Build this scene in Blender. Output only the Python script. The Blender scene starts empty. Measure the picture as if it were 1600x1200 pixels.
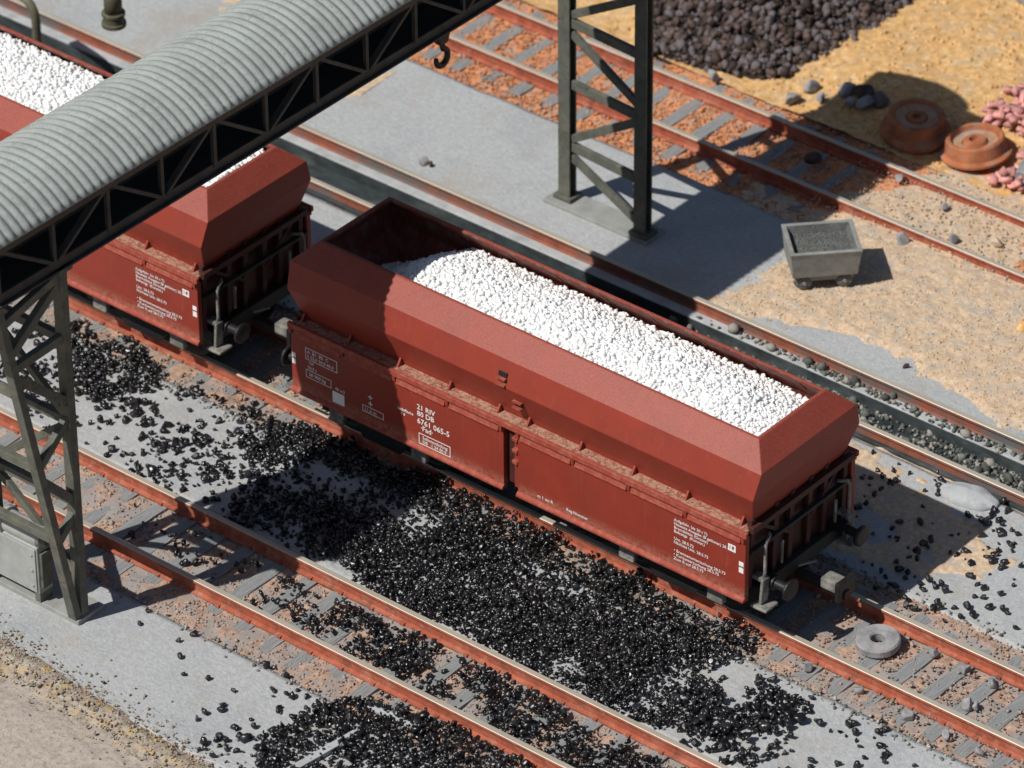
import bpy, math, random
import numpy as np
from mathutils import Vector, Matrix

random.seed(7)
rng = np.random.default_rng(11)
scene = bpy.context.scene
COL = scene.collection
R = math.radians

# ------------------------------------------------------------------ camera
CAM = (45.239, -55.698, 51.367)
YAW, PITCH, ROLL = R(129.801), R(34.292), R(-0.501)
fwd = Vector((math.cos(YAW) * math.cos(PITCH), math.sin(YAW) * math.cos(PITCH), -math.sin(PITCH)))
rt = fwd.cross(Vector((0, 0, 1))).normalized()
up = rt.cross(fwd)
rt2 = math.cos(ROLL) * rt + math.sin(ROLL) * up
up2 = -math.sin(ROLL) * rt + math.cos(ROLL) * up
cam = bpy.data.cameras.new('camera')
cam_o = bpy.data.objects.new('camera', cam)
COL.objects.link(cam_o)
m = Matrix((rt2, up2, -fwd)).transposed().to_4x4()
m.translation = Vector(CAM)
cam_o.matrix_world = m
cam.sensor_fit = 'HORIZONTAL'
cam.sensor_width = 36
cam.lens = 8328.58 / 1600 * 36
cam.clip_start = 1
cam.clip_end = 2000
cam.dof.use_dof = True
cam.dof.focus_distance = (Vector((1.6, -1.6, 1.8)) - Vector(CAM)).dot(fwd)
cam.dof.aperture_fstop = 0.58
scene.camera = cam_o
scene.render.resolution_x, scene.render.resolution_y = 1024, 768

# ------------------------------------------------------------------ light
SUN = Vector((-0.262, -0.776, 1.0)).normalized()
elev = math.asin(SUN.z)
world = bpy.data.worlds.new('World')
scene.world = world
world.use_nodes = True
wn = world.node_tree
sky = wn.nodes.new('ShaderNodeTexSky')
sky.sky_type = 'NISHITA'
sky.sun_disc = False
sky.sun_elevation = elev
sky.sun_rotation = math.atan2(SUN.x, SUN.y)
wn.links.new(sky.outputs[0], wn.nodes['Background'].inputs[0])
wn.nodes['Background'].inputs[1].default_value = 0.05
sl = bpy.data.lights.new('sun', 'SUN')
sl.energy = 4.4
sl.angle = R(0.5)
sl.color = (1.0, 0.965, 0.91)
so = bpy.data.objects.new('sun', sl)
COL.objects.link(so)
so.rotation_euler = SUN.to_track_quat('Z', 'Y').to_euler()
so.location = SUN * 60
vs = scene.view_settings
vs.view_transform = 'Standard'
vs.look = 'None'
vs.exposure = 0.0
vs.gamma = 1.0
vs.use_curve_mapping = False


# ------------------------------------------------------------------ materials
def mat(name, col, rough=0.7, var=0.12, scale=6.0, bump=0.0, bscale=40.0, col2=None, c2amt=(0.5, 0.65), c2scale=2.0,
        spec=0.35, metal=0.0, speckle=None, spscale=60.0, spth=(0.62, 0.68), stretch=(1, 1, 1), attr=False, attr_amt=0.6,
        coat=0.0, coord='Object', dust=None, dust_amt=0.5, zdust=None, streak=None, stain=None):
    M = bpy.data.materials.new(name)
    M.use_nodes = True
    nt = M.node_tree
    N, L = nt.nodes, nt.links
    b = N['Principled BSDF']
    b.inputs['Roughness'].default_value = rough
    b.inputs['Specular IOR Level'].default_value = spec
    b.inputs['Metallic'].default_value = metal
    if coat:
        b.inputs['Coat Weight'].default_value = coat
        b.inputs['Coat Roughness'].default_value = 0.25
    tc = N.new('ShaderNodeTexCoord')
    mp = N.new('ShaderNodeMapping')
    mp.inputs['Scale'].default_value = stretch
    L.new(tc.outputs[coord], mp.inputs[0])
    P = mp.outputs[0]

    def noise(s, detail=6, rg=0.6):
        n = N.new('ShaderNodeTexNoise')
        n.inputs['Scale'].default_value = s
        n.inputs['Detail'].default_value = detail
        n.inputs['Roughness'].default_value = rg
        L.new(P, n.inputs['Vector'])
        return n.outputs[0]

    def ramp(sock, a, c):
        mr = N.new('ShaderNodeMapRange')
        mr.inputs[1].default_value = a
        mr.inputs[2].default_value = c
        L.new(sock, mr.inputs[0])
        return mr.outputs[0]

    def mix(fac, a, c, mode='MIX'):
        mx = N.new('ShaderNodeMix')
        mx.data_type = 'RGBA'
        mx.blend_type = mode
        if hasattr(fac, 'is_output'):
            L.new(fac, mx.inputs[0])
        else:
            mx.inputs[0].default_value = fac
        for s, v in ((6, a), (7, c)):
            if hasattr(v, 'is_output'):
                L.new(v, mx.inputs[s])
            else:
                mx.inputs[s].default_value = (*v, 1)
        return mx.outputs[2]

    c = None
    lo = tuple(x * (1 - var * 1.6) for x in col)
    hi = tuple(min(1, x * (1 + var * 1.6)) for x in col)
    c = mix(ramp(noise(scale), 0.25, 0.75), lo, hi)
    if col2:
        c = mix(ramp(noise(c2scale, 8, 0.65), *c2amt), c, col2)
    if speckle:
        c = mix(ramp(noise(spscale, 3, 0.7), *spth), c, speckle)
    if attr:
        a = N.new('ShaderNodeAttribute')
        a.attribute_name = 'rnd'
        h = N.new('ShaderNodeMapRange')
        h.inputs[3].default_value = 1 - attr_amt
        h.inputs[4].default_value = 1 + attr_amt
        L.new(a.outputs['Fac'], h.inputs[0])
        vm = N.new('ShaderNodeVectorMath')
        vm.operation = 'SCALE'
        L.new(c, vm.inputs[0])
        L.new(h.outputs[0], vm.inputs[3])
        c = vm.outputs[0]
        if isinstance(attr, tuple):
            c = mix(ramp(a.outputs['Fac'], 0.62, 0.66), c, attr)
    if dust:
        g = N.new('ShaderNodeNewGeometry')
        sx = N.new('ShaderNodeSeparateXYZ')
        L.new(g.outputs['Normal'], sx.inputs[0])
        f = ramp(sx.outputs[2], 0.35, 0.9)
        mm = N.new('ShaderNodeMath')
        mm.operation = 'MULTIPLY'
        L.new(f, mm.inputs[0])
        L.new(ramp(noise(30, 6, 0.7), 0.35, 0.35 + 0.4 / dust_amt), mm.inputs[1])
        c = mix(mm.outputs[0], c, dust)
    if stain:                                      # (colour, low, high, scale)
        c = mix(ramp(noise(stain[3], 9, 0.72), stain[1], stain[2]), c, stain[0])
    if streak:                                     # runs down the panel: (colour, low, high)
        mp2 = N.new('ShaderNodeMapping')
        mp2.inputs['Scale'].default_value = (9, 9, 0.7)
        L.new(tc.outputs['Object'], mp2.inputs[0])
        ns = N.new('ShaderNodeTexNoise')
        ns.inputs['Scale'].default_value = 1.0
        ns.inputs['Detail'].default_value = 7
        ns.inputs['Roughness'].default_value = 0.7
        L.new(mp2.outputs[0], ns.inputs['Vector'])
        c = mix(ramp(ns.outputs[0], streak[1], streak[2]), c, streak[0])
    if zdust:
        sp_ = N.new('ShaderNodeSeparateXYZ')
        L.new(tc.outputs['Object'], sp_.inputs[0])
        m2 = N.new('ShaderNodeMath')
        m2.operation = 'MULTIPLY'
        L.new(ramp(sp_.outputs[2], zdust[1], zdust[0]), m2.inputs[0])
        L.new(ramp(noise(14, 6, 0.75), 0.36, 0.62), m2.inputs[1])
        c = mix(m2.outputs[0], c, zdust[2])
    L.new(c, b.inputs['Base Color'])
    if bump:
        bn = N.new('ShaderNodeBump')
        bn.inputs['Strength'].default_value = bump
        bn.inputs['Distance'].default_value = 0.02
        L.new(noise(bscale, 5, 0.65), bn.inputs['Height'])
        L.new(bn.outputs[0], b.inputs['Normal'])
    return M


M_CONC = mat('concrete', (0.385, 0.395, 0.40), 0.92, 0.10, 9.0, 0.9, 13, col2=(0.30, 0.32, 0.335), c2amt=(0.5, 0.72), c2scale=0.7,
             speckle=(0.475, 0.48, 0.47), spscale=16, spth=(0.52, 0.70), stain=((0.36, 0.335, 0.295), 0.52, 0.68, 0.55))
M_CONC2 = mat('concrete_edge', (0.40, 0.415, 0.42), 0.85, 0.12, 3, 0.4, 30, col2=(0.22, 0.24, 0.24), c2amt=(0.55, 0.8))
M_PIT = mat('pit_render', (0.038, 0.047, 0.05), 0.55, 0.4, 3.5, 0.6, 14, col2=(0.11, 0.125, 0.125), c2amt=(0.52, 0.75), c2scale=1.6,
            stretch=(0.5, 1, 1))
M_GROUND = mat('earth', (0.40, 0.31, 0.24), 0.95, 0.2, 1.5, 0.8, 18, col2=(0.30, 0.27, 0.25), c2scale=0.7)
M_FRONT = mat('rough_verge', (0.40, 0.345, 0.30), 0.95, 0.16, 7.0, 1.0, 12, col2=(0.46, 0.40, 0.33), c2amt=(0.45, 0.7), c2scale=5,
              speckle=(0.26, 0.225, 0.20), spscale=11, spth=(0.52, 0.68))
M_RIDGE = mat('verge_ridge', (0.32, 0.265, 0.22), 0.95, 0.3, 7, 1.0, 14, col2=(0.47, 0.32, 0.15), c2amt=(0.53, 0.62), c2scale=5,
              speckle=(0.40, 0.37, 0.27), spscale=9, spth=(0.53, 0.62))
M_BALA = mat('ballast_grey_pink', (0.42, 0.28, 0.205), 0.95, 0.3, 9, 1.0, 14, col2=(0.31, 0.285, 0.265), c2amt=(0.44, 0.56), c2scale=1.6)
M_BALC = mat('ballast_orange', (0.56, 0.24, 0.11), 0.95, 0.3, 8, 1.0, 12, col2=(0.44, 0.30, 0.23), c2amt=(0.52, 0.66), c2scale=2.4)
M_PEBA = mat('pebbles_pink', (0.42, 0.29, 0.22), 0.95, 0.15, 20, attr=(0.31, 0.29, 0.275), attr_amt=0.45)
M_PEBC = mat('pebbles_orange', (0.60, 0.26, 0.12), 0.95, 0.15, 20, attr=(0.42, 0.30, 0.24), attr_amt=0.35)
M_SAND = mat('sand_pale', (0.545, 0.40, 0.27), 0.95, 0.2, 9.0, 1.0, 12, col2=(0.44, 0.385, 0.325), c2amt=(0.48, 0.66), c2scale=3.5,
             speckle=(0.66, 0.52, 0.36), spscale=13, spth=(0.53, 0.66))
M_SANDO = mat('sand_orange', (0.58, 0.34, 0.135), 0.95, 0.25, 6, 1.0, 8, col2=(0.50, 0.36, 0.22), c2amt=(0.48, 0.68), c2scale=2.5,
              speckle=(0.74, 0.53, 0.28), spscale=9, spth=(0.54, 0.66))
M_RED = mat('oxide_red_paint', (0.258, 0.037, 0.0215), 0.5, 0.08, 1.5, 0.05, 90, spec=0.35, col2=(0.215, 0.036, 0.023), c2amt=(0.48, 0.75), c2scale=1.1,
            speckle=(0.36, 0.13, 0.09), spscale=26, spth=(0.66, 0.78), dust=(0.36, 0.15, 0.11), dust_amt=0.6, streak=((0.31, 0.075, 0.05), 0.56, 0.85))
M_DOOR = mat('dusty_red_door', (0.255, 0.036, 0.021), 0.5, 0.08, 1.5, 0.05, 90, spec=0.35, col2=(0.22, 0.037, 0.024), c2amt=(0.48, 0.75), c2scale=1.1,
             speckle=(0.34, 0.11, 0.075), spscale=22, spth=(0.64, 0.78), dust=(0.36, 0.15, 0.11), dust_amt=0.6, zdust=(1.10, 1.34, (0.33, 0.17, 0.115)), streak=((0.30, 0.07, 0.045), 0.56, 0.85))
M_RED2 = mat('shaded_red', (0.062, 0.019, 0.016), 0.6, 0.25, 3, 0.1, 60)  # wagon red with the shade of the ends put into its colour
M_BLACK2 = mat('plain_black', (0.014, 0.014, 0.015), 0.45, 0.25, 6, 0.2, 40)  # black without the dust layer of the chassis
M_INNER = mat('hopper_lining', (0.20, 0.045, 0.03), 0.7, 0.2, 3, 0.1, 60, col2=(0.21, 0.13, 0.105), c2amt=(0.48, 0.66), c2scale=2.6,
              stretch=(2.2, 2.2, 0.6))
M_DUST = mat('dusty_ledge', (0.27, 0.085, 0.055), 0.9, 0.15, 6, 0.6, 60, col2=(0.38, 0.22, 0.15), c2amt=(0.42, 0.58), c2scale=12,
             speckle=(0.47, 0.33, 0.24), spscale=30, spth=(0.54, 0.64))
M_LIP = mat('dusty_lip', (0.29, 0.052, 0.032), 0.7, 0.1, 8, 0.3, 60, col2=(0.37, 0.115, 0.075), c2amt=(0.45, 0.7), c2scale=9)
M_BLACK = mat('chassis_black', (0.016, 0.016, 0.017), 0.5, 0.2, 6, 0.1, 40, dust=(0.16, 0.14, 0.12), dust_amt=0.5)
M_STEELG = mat('dusty_steel', (0.14, 0.135, 0.125), 0.6, 0.2, 8, 0.3, 50, col2=(0.30, 0.28, 0.25), c2amt=(0.45, 0.65), c2scale=6)
M_WHITE = mat('white_lettering', (0.78, 0.76, 0.74), 0.6, 0.03, 5)
M_RUST = mat('rail_rust', (0.33, 0.088, 0.048), 0.85, 0.22, 5, 0.4, 40, speckle=(0.16, 0.07, 0.05), spscale=3.5, spth=(0.57, 0.72), stain=((0.40, 0.20, 0.14), 0.54, 0.68, 6.0), col2=(0.44, 0.16, 0.10), c2amt=(0.5, 0.7), c2scale=2)
M_RUSTD = mat('rail_rust_dull', (0.26, 0.085, 0.05), 0.75, 0.2, 4, 0.3, 40, col2=(0.12, 0.12, 0.115), c2amt=(0.42, 0.62), c2scale=0.7)
M_RAILTOP = mat('rail_head_steel', (0.47, 0.42, 0.34), 0.5, 0.1, 3, 0.1, 50, spec=0.6, metal=0.25, stretch=(0.2, 1, 1))
M_SLEEP = mat('weathered_sleeper', (0.27, 0.28, 0.28), 0.9, 0.18, 3, 0.9, 14, col2=(0.17, 0.175, 0.175), c2amt=(0.5, 0.7), c2scale=4,
              stretch=(7, 0.6, 2))
M_COAL = mat('coal', (0.0145, 0.0145, 0.016), 0.28, 0.35, 20, 0.35, 14, spec=0.62, attr=True, attr_amt=0.7)
M_LOAD = mat('white_limestone', (0.85, 0.85, 0.845), 0.85, 0.04, 20, 0.3, 40, attr=True, attr_amt=0.07)
M_GANTRY = mat('gantry_paint', (0.105, 0.11, 0.09), 0.65, 0.2, 4, 0.25, 40, col2=(0.17, 0.155, 0.12), c2amt=(0.5, 0.7), c2scale=2.6,
               speckle=(0.06, 0.06, 0.05), spscale=7, spth=(0.58, 0.7))
M_TRUSS = mat('truss_shaded', (0.052, 0.05, 0.045), 0.7, 0.25, 4, 0.2, 40)  # darker than the gantry paint: shade under the roof painted into the truss
M_GBROWN = mat('gantry_brown', (0.065, 0.055, 0.045), 0.7, 0.2, 4, 0.2, 40)
M_DECK = mat('gantry_deck', (0.03, 0.03, 0.03), 0.8, 0.2, 4)
M_ROOF = mat('corrugated_sheet', (0.29, 0.315, 0.30), 0.7, 0.14, 1.6, 0.4, 40, col2=(0.345, 0.36, 0.35), c2amt=(0.45, 0.7), c2scale=7,
             speckle=(0.20, 0.215, 0.195), spscale=20, spth=(0.56, 0.70))
M_BASE = mat('footing', (0.28, 0.285, 0.27), 0.85, 0.15, 3, 0.4, 30)
M_WINCH = mat('winch_paint', (0.34, 0.35, 0.34), 0.55, 0.12, 3, 0.2, 40, col2=(0.24, 0.25, 0.23), c2amt=(0.52, 0.7))
M_OLIVE = mat('olive_iron', (0.10, 0.095, 0.06), 0.65, 0.25, 5, 0.4, 30, col2=(0.19, 0.17, 0.10), c2amt=(0.5, 0.7), c2scale=4)
M_CART = mat('cart_grey', (0.245, 0.25, 0.235), 0.75, 0.15, 5, 0.4, 30, col2=(0.17, 0.16, 0.14), c2amt=(0.55, 0.75), c2scale=3,
             speckle=(0.34, 0.345, 0.33), spscale=40, spth=(0.6, 0.7))
M_CWHEEL = mat('cart_wheel', (0.13, 0.135, 0.13), 0.75, 0.2, 6, 0.4, 20)
M_TUBIN = mat('tub_residue', (0.12, 0.125, 0.12), 0.9, 0.2, 6, 0.6, 20, speckle=(0.19, 0.195, 0.19), spscale=22, spth=(0.55, 0.65))
M_WRUST = mat('wheel_rust', (0.38, 0.13, 0.055), 0.85, 0.25, 4, 0.4, 30, col2=(0.30, 0.20, 0.15), c2amt=(0.5, 0.68), c2scale=3)
M_WFACE = mat('wheel_dust', (0.40, 0.23, 0.14), 0.9, 0.25, 5, 0.4, 30, col2=(0.33, 0.27, 0.23), c2amt=(0.45, 0.65), c2scale=4)
M_STONE = mat('grey_stone', (0.27, 0.265, 0.27), 0.9, 0.25, 5, 0.6, 18, col2=(0.36, 0.33, 0.32), c2amt=(0.5, 0.7))
M_HEAP = mat('dark_ore', (0.105, 0.07, 0.058), 0.8, 0.45, 9, 0.8, 12, attr=(0.135, 0.115, 0.12), attr_amt=0.85)
M_PINK = mat('pink_brick', (0.62, 0.29, 0.26), 0.9, 0.15, 5, 0.4, 20, attr=True, attr_amt=0.25)
M_RUBBLE = mat('grey_rubble', (0.25, 0.26, 0.24), 0.9, 0.2, 6, 0.4, 20, attr=(0.42, 0.38, 0.33), attr_amt=0.6)
M_PITRUB = mat('pit_rubble', (0.13, 0.14, 0.125), 0.9, 0.3, 6, 0.4, 20, attr=(0.30, 0.28, 0.25), attr_amt=0.7)
M_HOOK = mat('hook_iron', (0.035, 0.028, 0.025), 0.5, 0.2, 5)


# ------------------------------------------------------------------ mesh helpers
class MB:
    def __init__(self):
        self.v, self.f, self.mi = [], [], []

    def add(self, vs_, fs, mi=0):
        o = len(self.v)
        self.v += [tuple(p) for p in vs_]
        self.f += [tuple(i + o for i in f) for f in fs]
        self.mi += [mi] * len(fs)
        return self

    def box(self, x0, x1, y0, y1, z0, z1, mi=0):
        v = [(x, y, z) for z in (z0, z1) for y in (y0, y1) for x in (x0, x1)]
        return self.add(v, [(0, 2, 3, 1), (4, 5, 7, 6), (0, 1, 5, 4), (2, 6, 7, 3), (0, 4, 6, 2), (1, 3, 7, 5)], mi)

    def bar(self, p, q, w, h, upv=(0, 0, 1), mi=0):
        p, q = Vector(p), Vector(q)
        d = (q - p).normalized()
        u = Vector(upv)
        s = d.cross(u)
        if s.length < 1e-4:
            s = d.cross(Vector((1, 0, 0)))
        s.normalize()
        t = s.cross(d)
        v = []
        for c in (p, q):
            for a, b in ((-1, -1), (1, -1), (1, 1), (-1, 1)):
                v.append(c + s * (a * w / 2) + t * (b * h / 2))
        return self.add(v, [(0, 1, 2, 3), (7, 6, 5, 4), (0, 4, 5, 1), (1, 5, 6, 2), (2, 6, 7, 3), (3, 7, 4, 0)], mi)

    def tube(self, path, r, n=10, mi=0, caps=True):
        path = [Vector(p) for p in path]
        k = len(path)
        rs = r if isinstance(r, (list, tuple)) else [r] * k
        ref = Vector((0.31, 0.17, 0.93))
        v = []
        pu = None
        for i, p in enumerate(path):
            d = (path[min(i + 1, k - 1)] - path[max(i - 1, 0)]).normalized()
            u = d.cross(ref) if pu is None else pu - d * pu.dot(d)
            u.normalize()
            pu = u
            w = d.cross(u)
            for j in range(n):
                a = 2 * math.pi * j / n
                v.append(p + (u * math.cos(a) + w * math.sin(a)) * rs[i])
        f = [(i * n + j, i * n + (j + 1) % n, (i + 1) * n + (j + 1) % n, (i + 1) * n + j) for i in range(k - 1) for j in range(n)]
        if caps:
            f += [tuple(range(n - 1, -1, -1)), tuple((k - 1) * n + j for j in range(n))]
        return self.add(v, f, mi)

    def lathe(self, prof, n=32, c=(0, 0, 0), axis='z', mi=0):
        v = []
        for r, h in prof:
            for j in range(n):
                a = 2 * math.pi * j / n
                x, y = r * math.cos(a), r * math.sin(a)
                p = {'z': (x, y, h), 'y': (x, h, -y), 'x': (h, x, y)}[axis]
                v.append((p[0] + c[0], p[1] + c[1], p[2] + c[2]))
        k = len(prof)
        f = [(i * n + j, i * n + (j + 1) % n, (i + 1) * n + (j + 1) % n, (i + 1) * n + j) for i in range(k - 1) for j in range(n)]
        if prof[0][0] > 1e-5 and prof[0] != prof[-1]:
            f += [tuple(range(n - 1, -1, -1)), tuple((k - 1) * n + j for j in range(n))]
        return self.add(v, f, mi)

    def prism(self, prof, p0, p1, axis='x', mi=0):
        """closed profile of (a, b) pairs extruded along axis"""
        n = len(prof)
        v = []
        for t in (p0, p1):
            for a, b in prof:
                v.append({'x': (t, a, b), 'y': (a, t, b), 'z': (a, b, t)}[axis])
        f = [(j, (j + 1) % n, n + (j + 1) % n, n + j) for j in range(n)]
        f += [tuple(range(n - 1, -1, -1)), tuple(n + j for j in range(n))]
        return self.add(v, f, mi)

    def build(self, name, mats, parent=None, smooth=False, bevel=0.0, loc=None, rot=None):
        me = bpy.data.meshes.new(name)
        me.from_pydata(self.v, [], self.f)
        mats = mats if isinstance(mats, (list, tuple)) else [mats]
        for q in mats:
            me.materials.append(q)
        if len(mats) > 1:
            me.polygons.foreach_set('material_index', self.mi)
        import bmesh
        bm = bmesh.new()
        bm.from_mesh(me)
        bmesh.ops.recalc_face_normals(bm, faces=bm.faces)
        bm.to_mesh(me)
        bm.free()
        if smooth:
            me.shade_smooth()
        return link(name, me, parent, bevel, loc, rot)


def link(name, me, parent=None, bevel=0.0, loc=None, rot=None):
    o = bpy.data.objects.new(name, me)
    COL.objects.link(o)
    if parent:
        o.parent = parent
    if loc is not None:
        o.location = loc
    if rot is not None:
        o.rotation_euler = rot
    if bevel:
        b = o.modifiers.new('bevel', 'BEVEL')
        b.width = bevel
        b.segments = 2
        b.limit_method = 'ANGLE'
        b.angle_limit = R(35)
    return o


def tag(o, label=None, cat=None, group=None, kind=None):
    if label:
        o['label'] = label
    if cat:
        o['category'] = cat
    if group:
        o['group'] = group
    if kind:
        o['kind'] = kind
    return o


def empty(name, loc=(0, 0, 0), rz=0.0):
    o = bpy.data.objects.new(name, None)
    o.empty_display_size = 0.3
    COL.objects.link(o)
    o.location = loc
    o.rotation_euler = (0, 0, rz)
    return o


def copy_tree(o, parent=None):
    c = o.copy()
    COL.objects.link(c)
    c.parent = parent
    for ch in o.children:
        copy_tree(ch, c)
    return c


# value noise ---------------------------------------------------------
_T = np.random.default_rng(5).random((256, 256))


def vnoise(x, y):
    xi, yi = np.floor(x).astype(int), np.floor(y).astype(int)
    fx, fy = x - xi, y - yi
    fx, fy = fx * fx * (3 - 2 * fx), fy * fy * (3 - 2 * fy)
    g = lambda a, b: _T[a & 255, b & 255]
    return (g(xi, yi) * (1 - fx) + g(xi + 1, yi) * fx) * (1 - fy) + (g(xi, yi + 1) * (1 - fx) + g(xi + 1, yi + 1) * fx) * fy


def fbm(x, y, s=1.0, o=4):
    x, y = np.asarray(x, float) * s, np.asarray(y, float) * s
    t, a, n = 0, 1, 0
    for k in range(o):
        t = t + a * vnoise(x + 37.1 * k, y + 11.7 * k)
        n += a
        a *= 0.5
        x, y = x * 2.03, y * 2.03
    return t / n - 0.5


def sstep(a, b, x):
    t = np.clip((x - a) / (b - a), 0, 1)
    return t * t * (3 - 2 * t)


def W(x, y):
    """rough survey coordinates of the yard -> true metres (squared up on the four track gauges)"""
    return 0.9948 * np.asarray(x, float) - 0.174 - 0.0367 * np.asarray(y, float), np.interp(
        y, [-30, -12, -5.02, 0, 5.647, 11.584, 20, 40], [-28.55, -11.47, -4.851, 0, 5.367, 10.935, 18.92, 37.89])


def WL(x, y, z):
    a, b_ = W(x, y)
    return (float(a), float(b_), z)


def sheet(name, x0, x1, y0, y1, res, zf, m_, kind='structure', label=None, skirt=None, edge=0.0, smooth=True):
    nx, ny = max(2, int((x1 - x0) / res) + 1), max(2, int((y1 - y0) / res) + 1)
    gx, gy = np.meshgrid(np.linspace(x0, x1, nx), np.linspace(y0, y1, ny))
    z = zf(gx, gy)
    if edge:
        w = 2 * (gy - y0) / (y1 - y0) - 1
        gy = gy + np.abs(w) ** 6 * edge * fbm(gx, gy * 0 + y0 + w, 1.3, 4) * 2
    if skirt is not None:
        z = z.copy()
        z[0, :] = z[-1, :] = z[:, 0] = z[:, -1] = skirt
        gy[0, :], gy[-1, :] = gy[1, :] - 0.006, gy[-2, :] + 0.006
    if abs(x0) < 100:
        gx, gy = W(gx, gy)
    V = np.stack([gx, gy, z], -1).reshape(-1, 3)
    i = np.arange(nx * ny).reshape(ny, nx)
    F = np.stack([i[:-1, :-1], i[:-1, 1:], i[1:, 1:], i[1:, :-1]], -1).reshape(-1, 4)
    me = npmesh(name, V, F, m_)
    if smooth:
        me.shade_smooth()
    o = link(name, me)
    return tag(o, label, None, None, kind)


def npmesh(name, V, F, m_, rnd=None):
    me = bpy.data.meshes.new(name)
    n, k = F.shape
    me.vertices.add(len(V))
    me.vertices.foreach_set('co', np.asarray(V, np.float32).ravel())
    me.loops.add(n * k)
    me.loops.foreach_set('vertex_index', F.astype(np.int32).ravel())
    me.polygons.add(n)
    me.polygons.foreach_set('loop_start', np.arange(0, n * k, k, dtype=np.int32))
    me.update(calc_edges=True)
    me.materials.append(m_)
    if rnd is not None:
        a = me.attributes.new('rnd', 'FLOAT', 'POINT')
        a.data.foreach_set('value', np.asarray(rnd, np.float32))
    return me


def ico(level):
    t = (1 + 5 ** 0.5) / 2
    v = [(-1, t, 0), (1, t, 0), (-1, -t, 0), (1, -t, 0), (0, -1, t), (0, 1, t), (0, -1, -t), (0, 1, -t), (t, 0, -1), (t, 0, 1),
         (-t, 0, -1), (-t, 0, 1)]
    f = [(0, 11, 5), (0, 5, 1), (0, 1, 7), (0, 7, 10), (0, 10, 11), (1, 5, 9), (5, 11, 4), (11, 10, 2), (10, 7, 6), (7, 1, 8),
         (3, 9, 4), (3, 4, 2), (3, 2, 6), (3, 6, 8), (3, 8, 9), (4, 9, 5), (2, 4, 11), (6, 2, 10), (8, 6, 7), (9, 8, 1)]
    v = [np.array(p) / np.linalg.norm(p) for p in v]
    for _ in range(level):
        c = {}
        nf = []

        def mid(a, b):
            k = (min(a, b), max(a, b))
            if k not in c:
                p = v[a] + v[b]
                v.append(p / np.linalg.norm(p))
                c[k] = len(v) - 1
            return c[k]
        for a, b, d in f:
            x, y, z = mid(a, b), mid(b, d), mid(d, a)
            nf += [(a, x, z), (b, y, x), (d, z, y), (x, y, z)]
        f = nf
    return np.array(v), np.array(f)


def lump_variants(level, n, rough, seed, nchop=9, hr=(0.45, 0.85)):
    r = np.random.default_rng(seed)
    V0, F0 = ico(level)
    out = []
    for _ in range(n):
        V = V0.copy()
        for _ in range(nchop):                     # chop with random planes: angular chips
            d = r.normal(size=3)
            d /= np.linalg.norm(d)
            h = r.uniform(*hr)
            s = V @ d
            V = V - np.outer(np.maximum(s - h, 0), d)
        V = V * (1 + rough * r.normal(size=(len(V), 1)))
        V = V * r.uniform(0.7, 1.3, 3)
        out.append(V)
    return out, F0


def randrot(n, r):
    q = r.normal(size=(n, 4))
    q /= np.linalg.norm(q, axis=1)[:, None]
    w, x, y, z = q.T
    return np.stack([np.stack([1 - 2 * (y * y + z * z), 2 * (x * y - z * w), 2 * (x * z + y * w)], -1),
                     np.stack([2 * (x * y + z * w), 1 - 2 * (x * x + z * z), 2 * (y * z - x * w)], -1),
                     np.stack([2 * (x * z - y * w), 2 * (y * z + x * w), 1 - 2 * (x * x + y * y)], -1)], 1)


def lumps(name, pts, rad, m_, level=1, rough=0.06, seed=1, label=None, kind='stuff', parent=None, smooth=False, survey=True):
    pts, rad = np.array(pts, float), np.asarray(rad, float)
    if survey:
        pts[:, 0], pts[:, 1] = W(pts[:, 0], pts[:, 1])
    vs_, F0 = lump_variants(level, 24, rough, seed, 14 if m_ is M_COAL else 9, (0.3, 0.8) if m_ is M_COAL else (0.45, 0.85))
    r = np.random.default_rng(seed + 100)
    pick = r.integers(0, len(vs_), len(pts))
    Vb = np.stack(vs_)[pick]
    Rm = randrot(len(pts), r)
    V = np.einsum('nij,nkj->nki', Rm, Vb) * rad[:, None, None] + pts[:, None, :]
    k = len(vs_[0])
    F = (F0[None] + (np.arange(len(pts)) * k)[:, None, None]).reshape(-1, 3)
    rnd = np.repeat(r.random(len(pts)), k)
    me = npmesh(name, V.reshape(-1, 3), F, m_, rnd)
    if smooth:
        me.shade_smooth()
    o = link(name, me, parent)
    return tag(o, label, None, None, kind)


def inpoly(x, y, poly):
    p = np.asarray(poly)
    ins = np.zeros(len(x), bool)
    j = len(p) - 1
    for i in range(len(p)):
        c = ((p[i, 1] > y) != (p[j, 1] > y)) & (x < (p[j, 0] - p[i, 0]) * (y - p[i, 1]) / (p[j, 1] - p[i, 1] + 1e-12) + p[i, 0])
        ins ^= c
        j = i
    return ins


# ------------------------------------------------------------------ setting
YA, YB, YP, YC = -5.02, 0.0, 5.647, 11.584
G = 0.7525
GP = 0.679
ZT = 0.22
XL, XR = -26.0, 15.0

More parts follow.
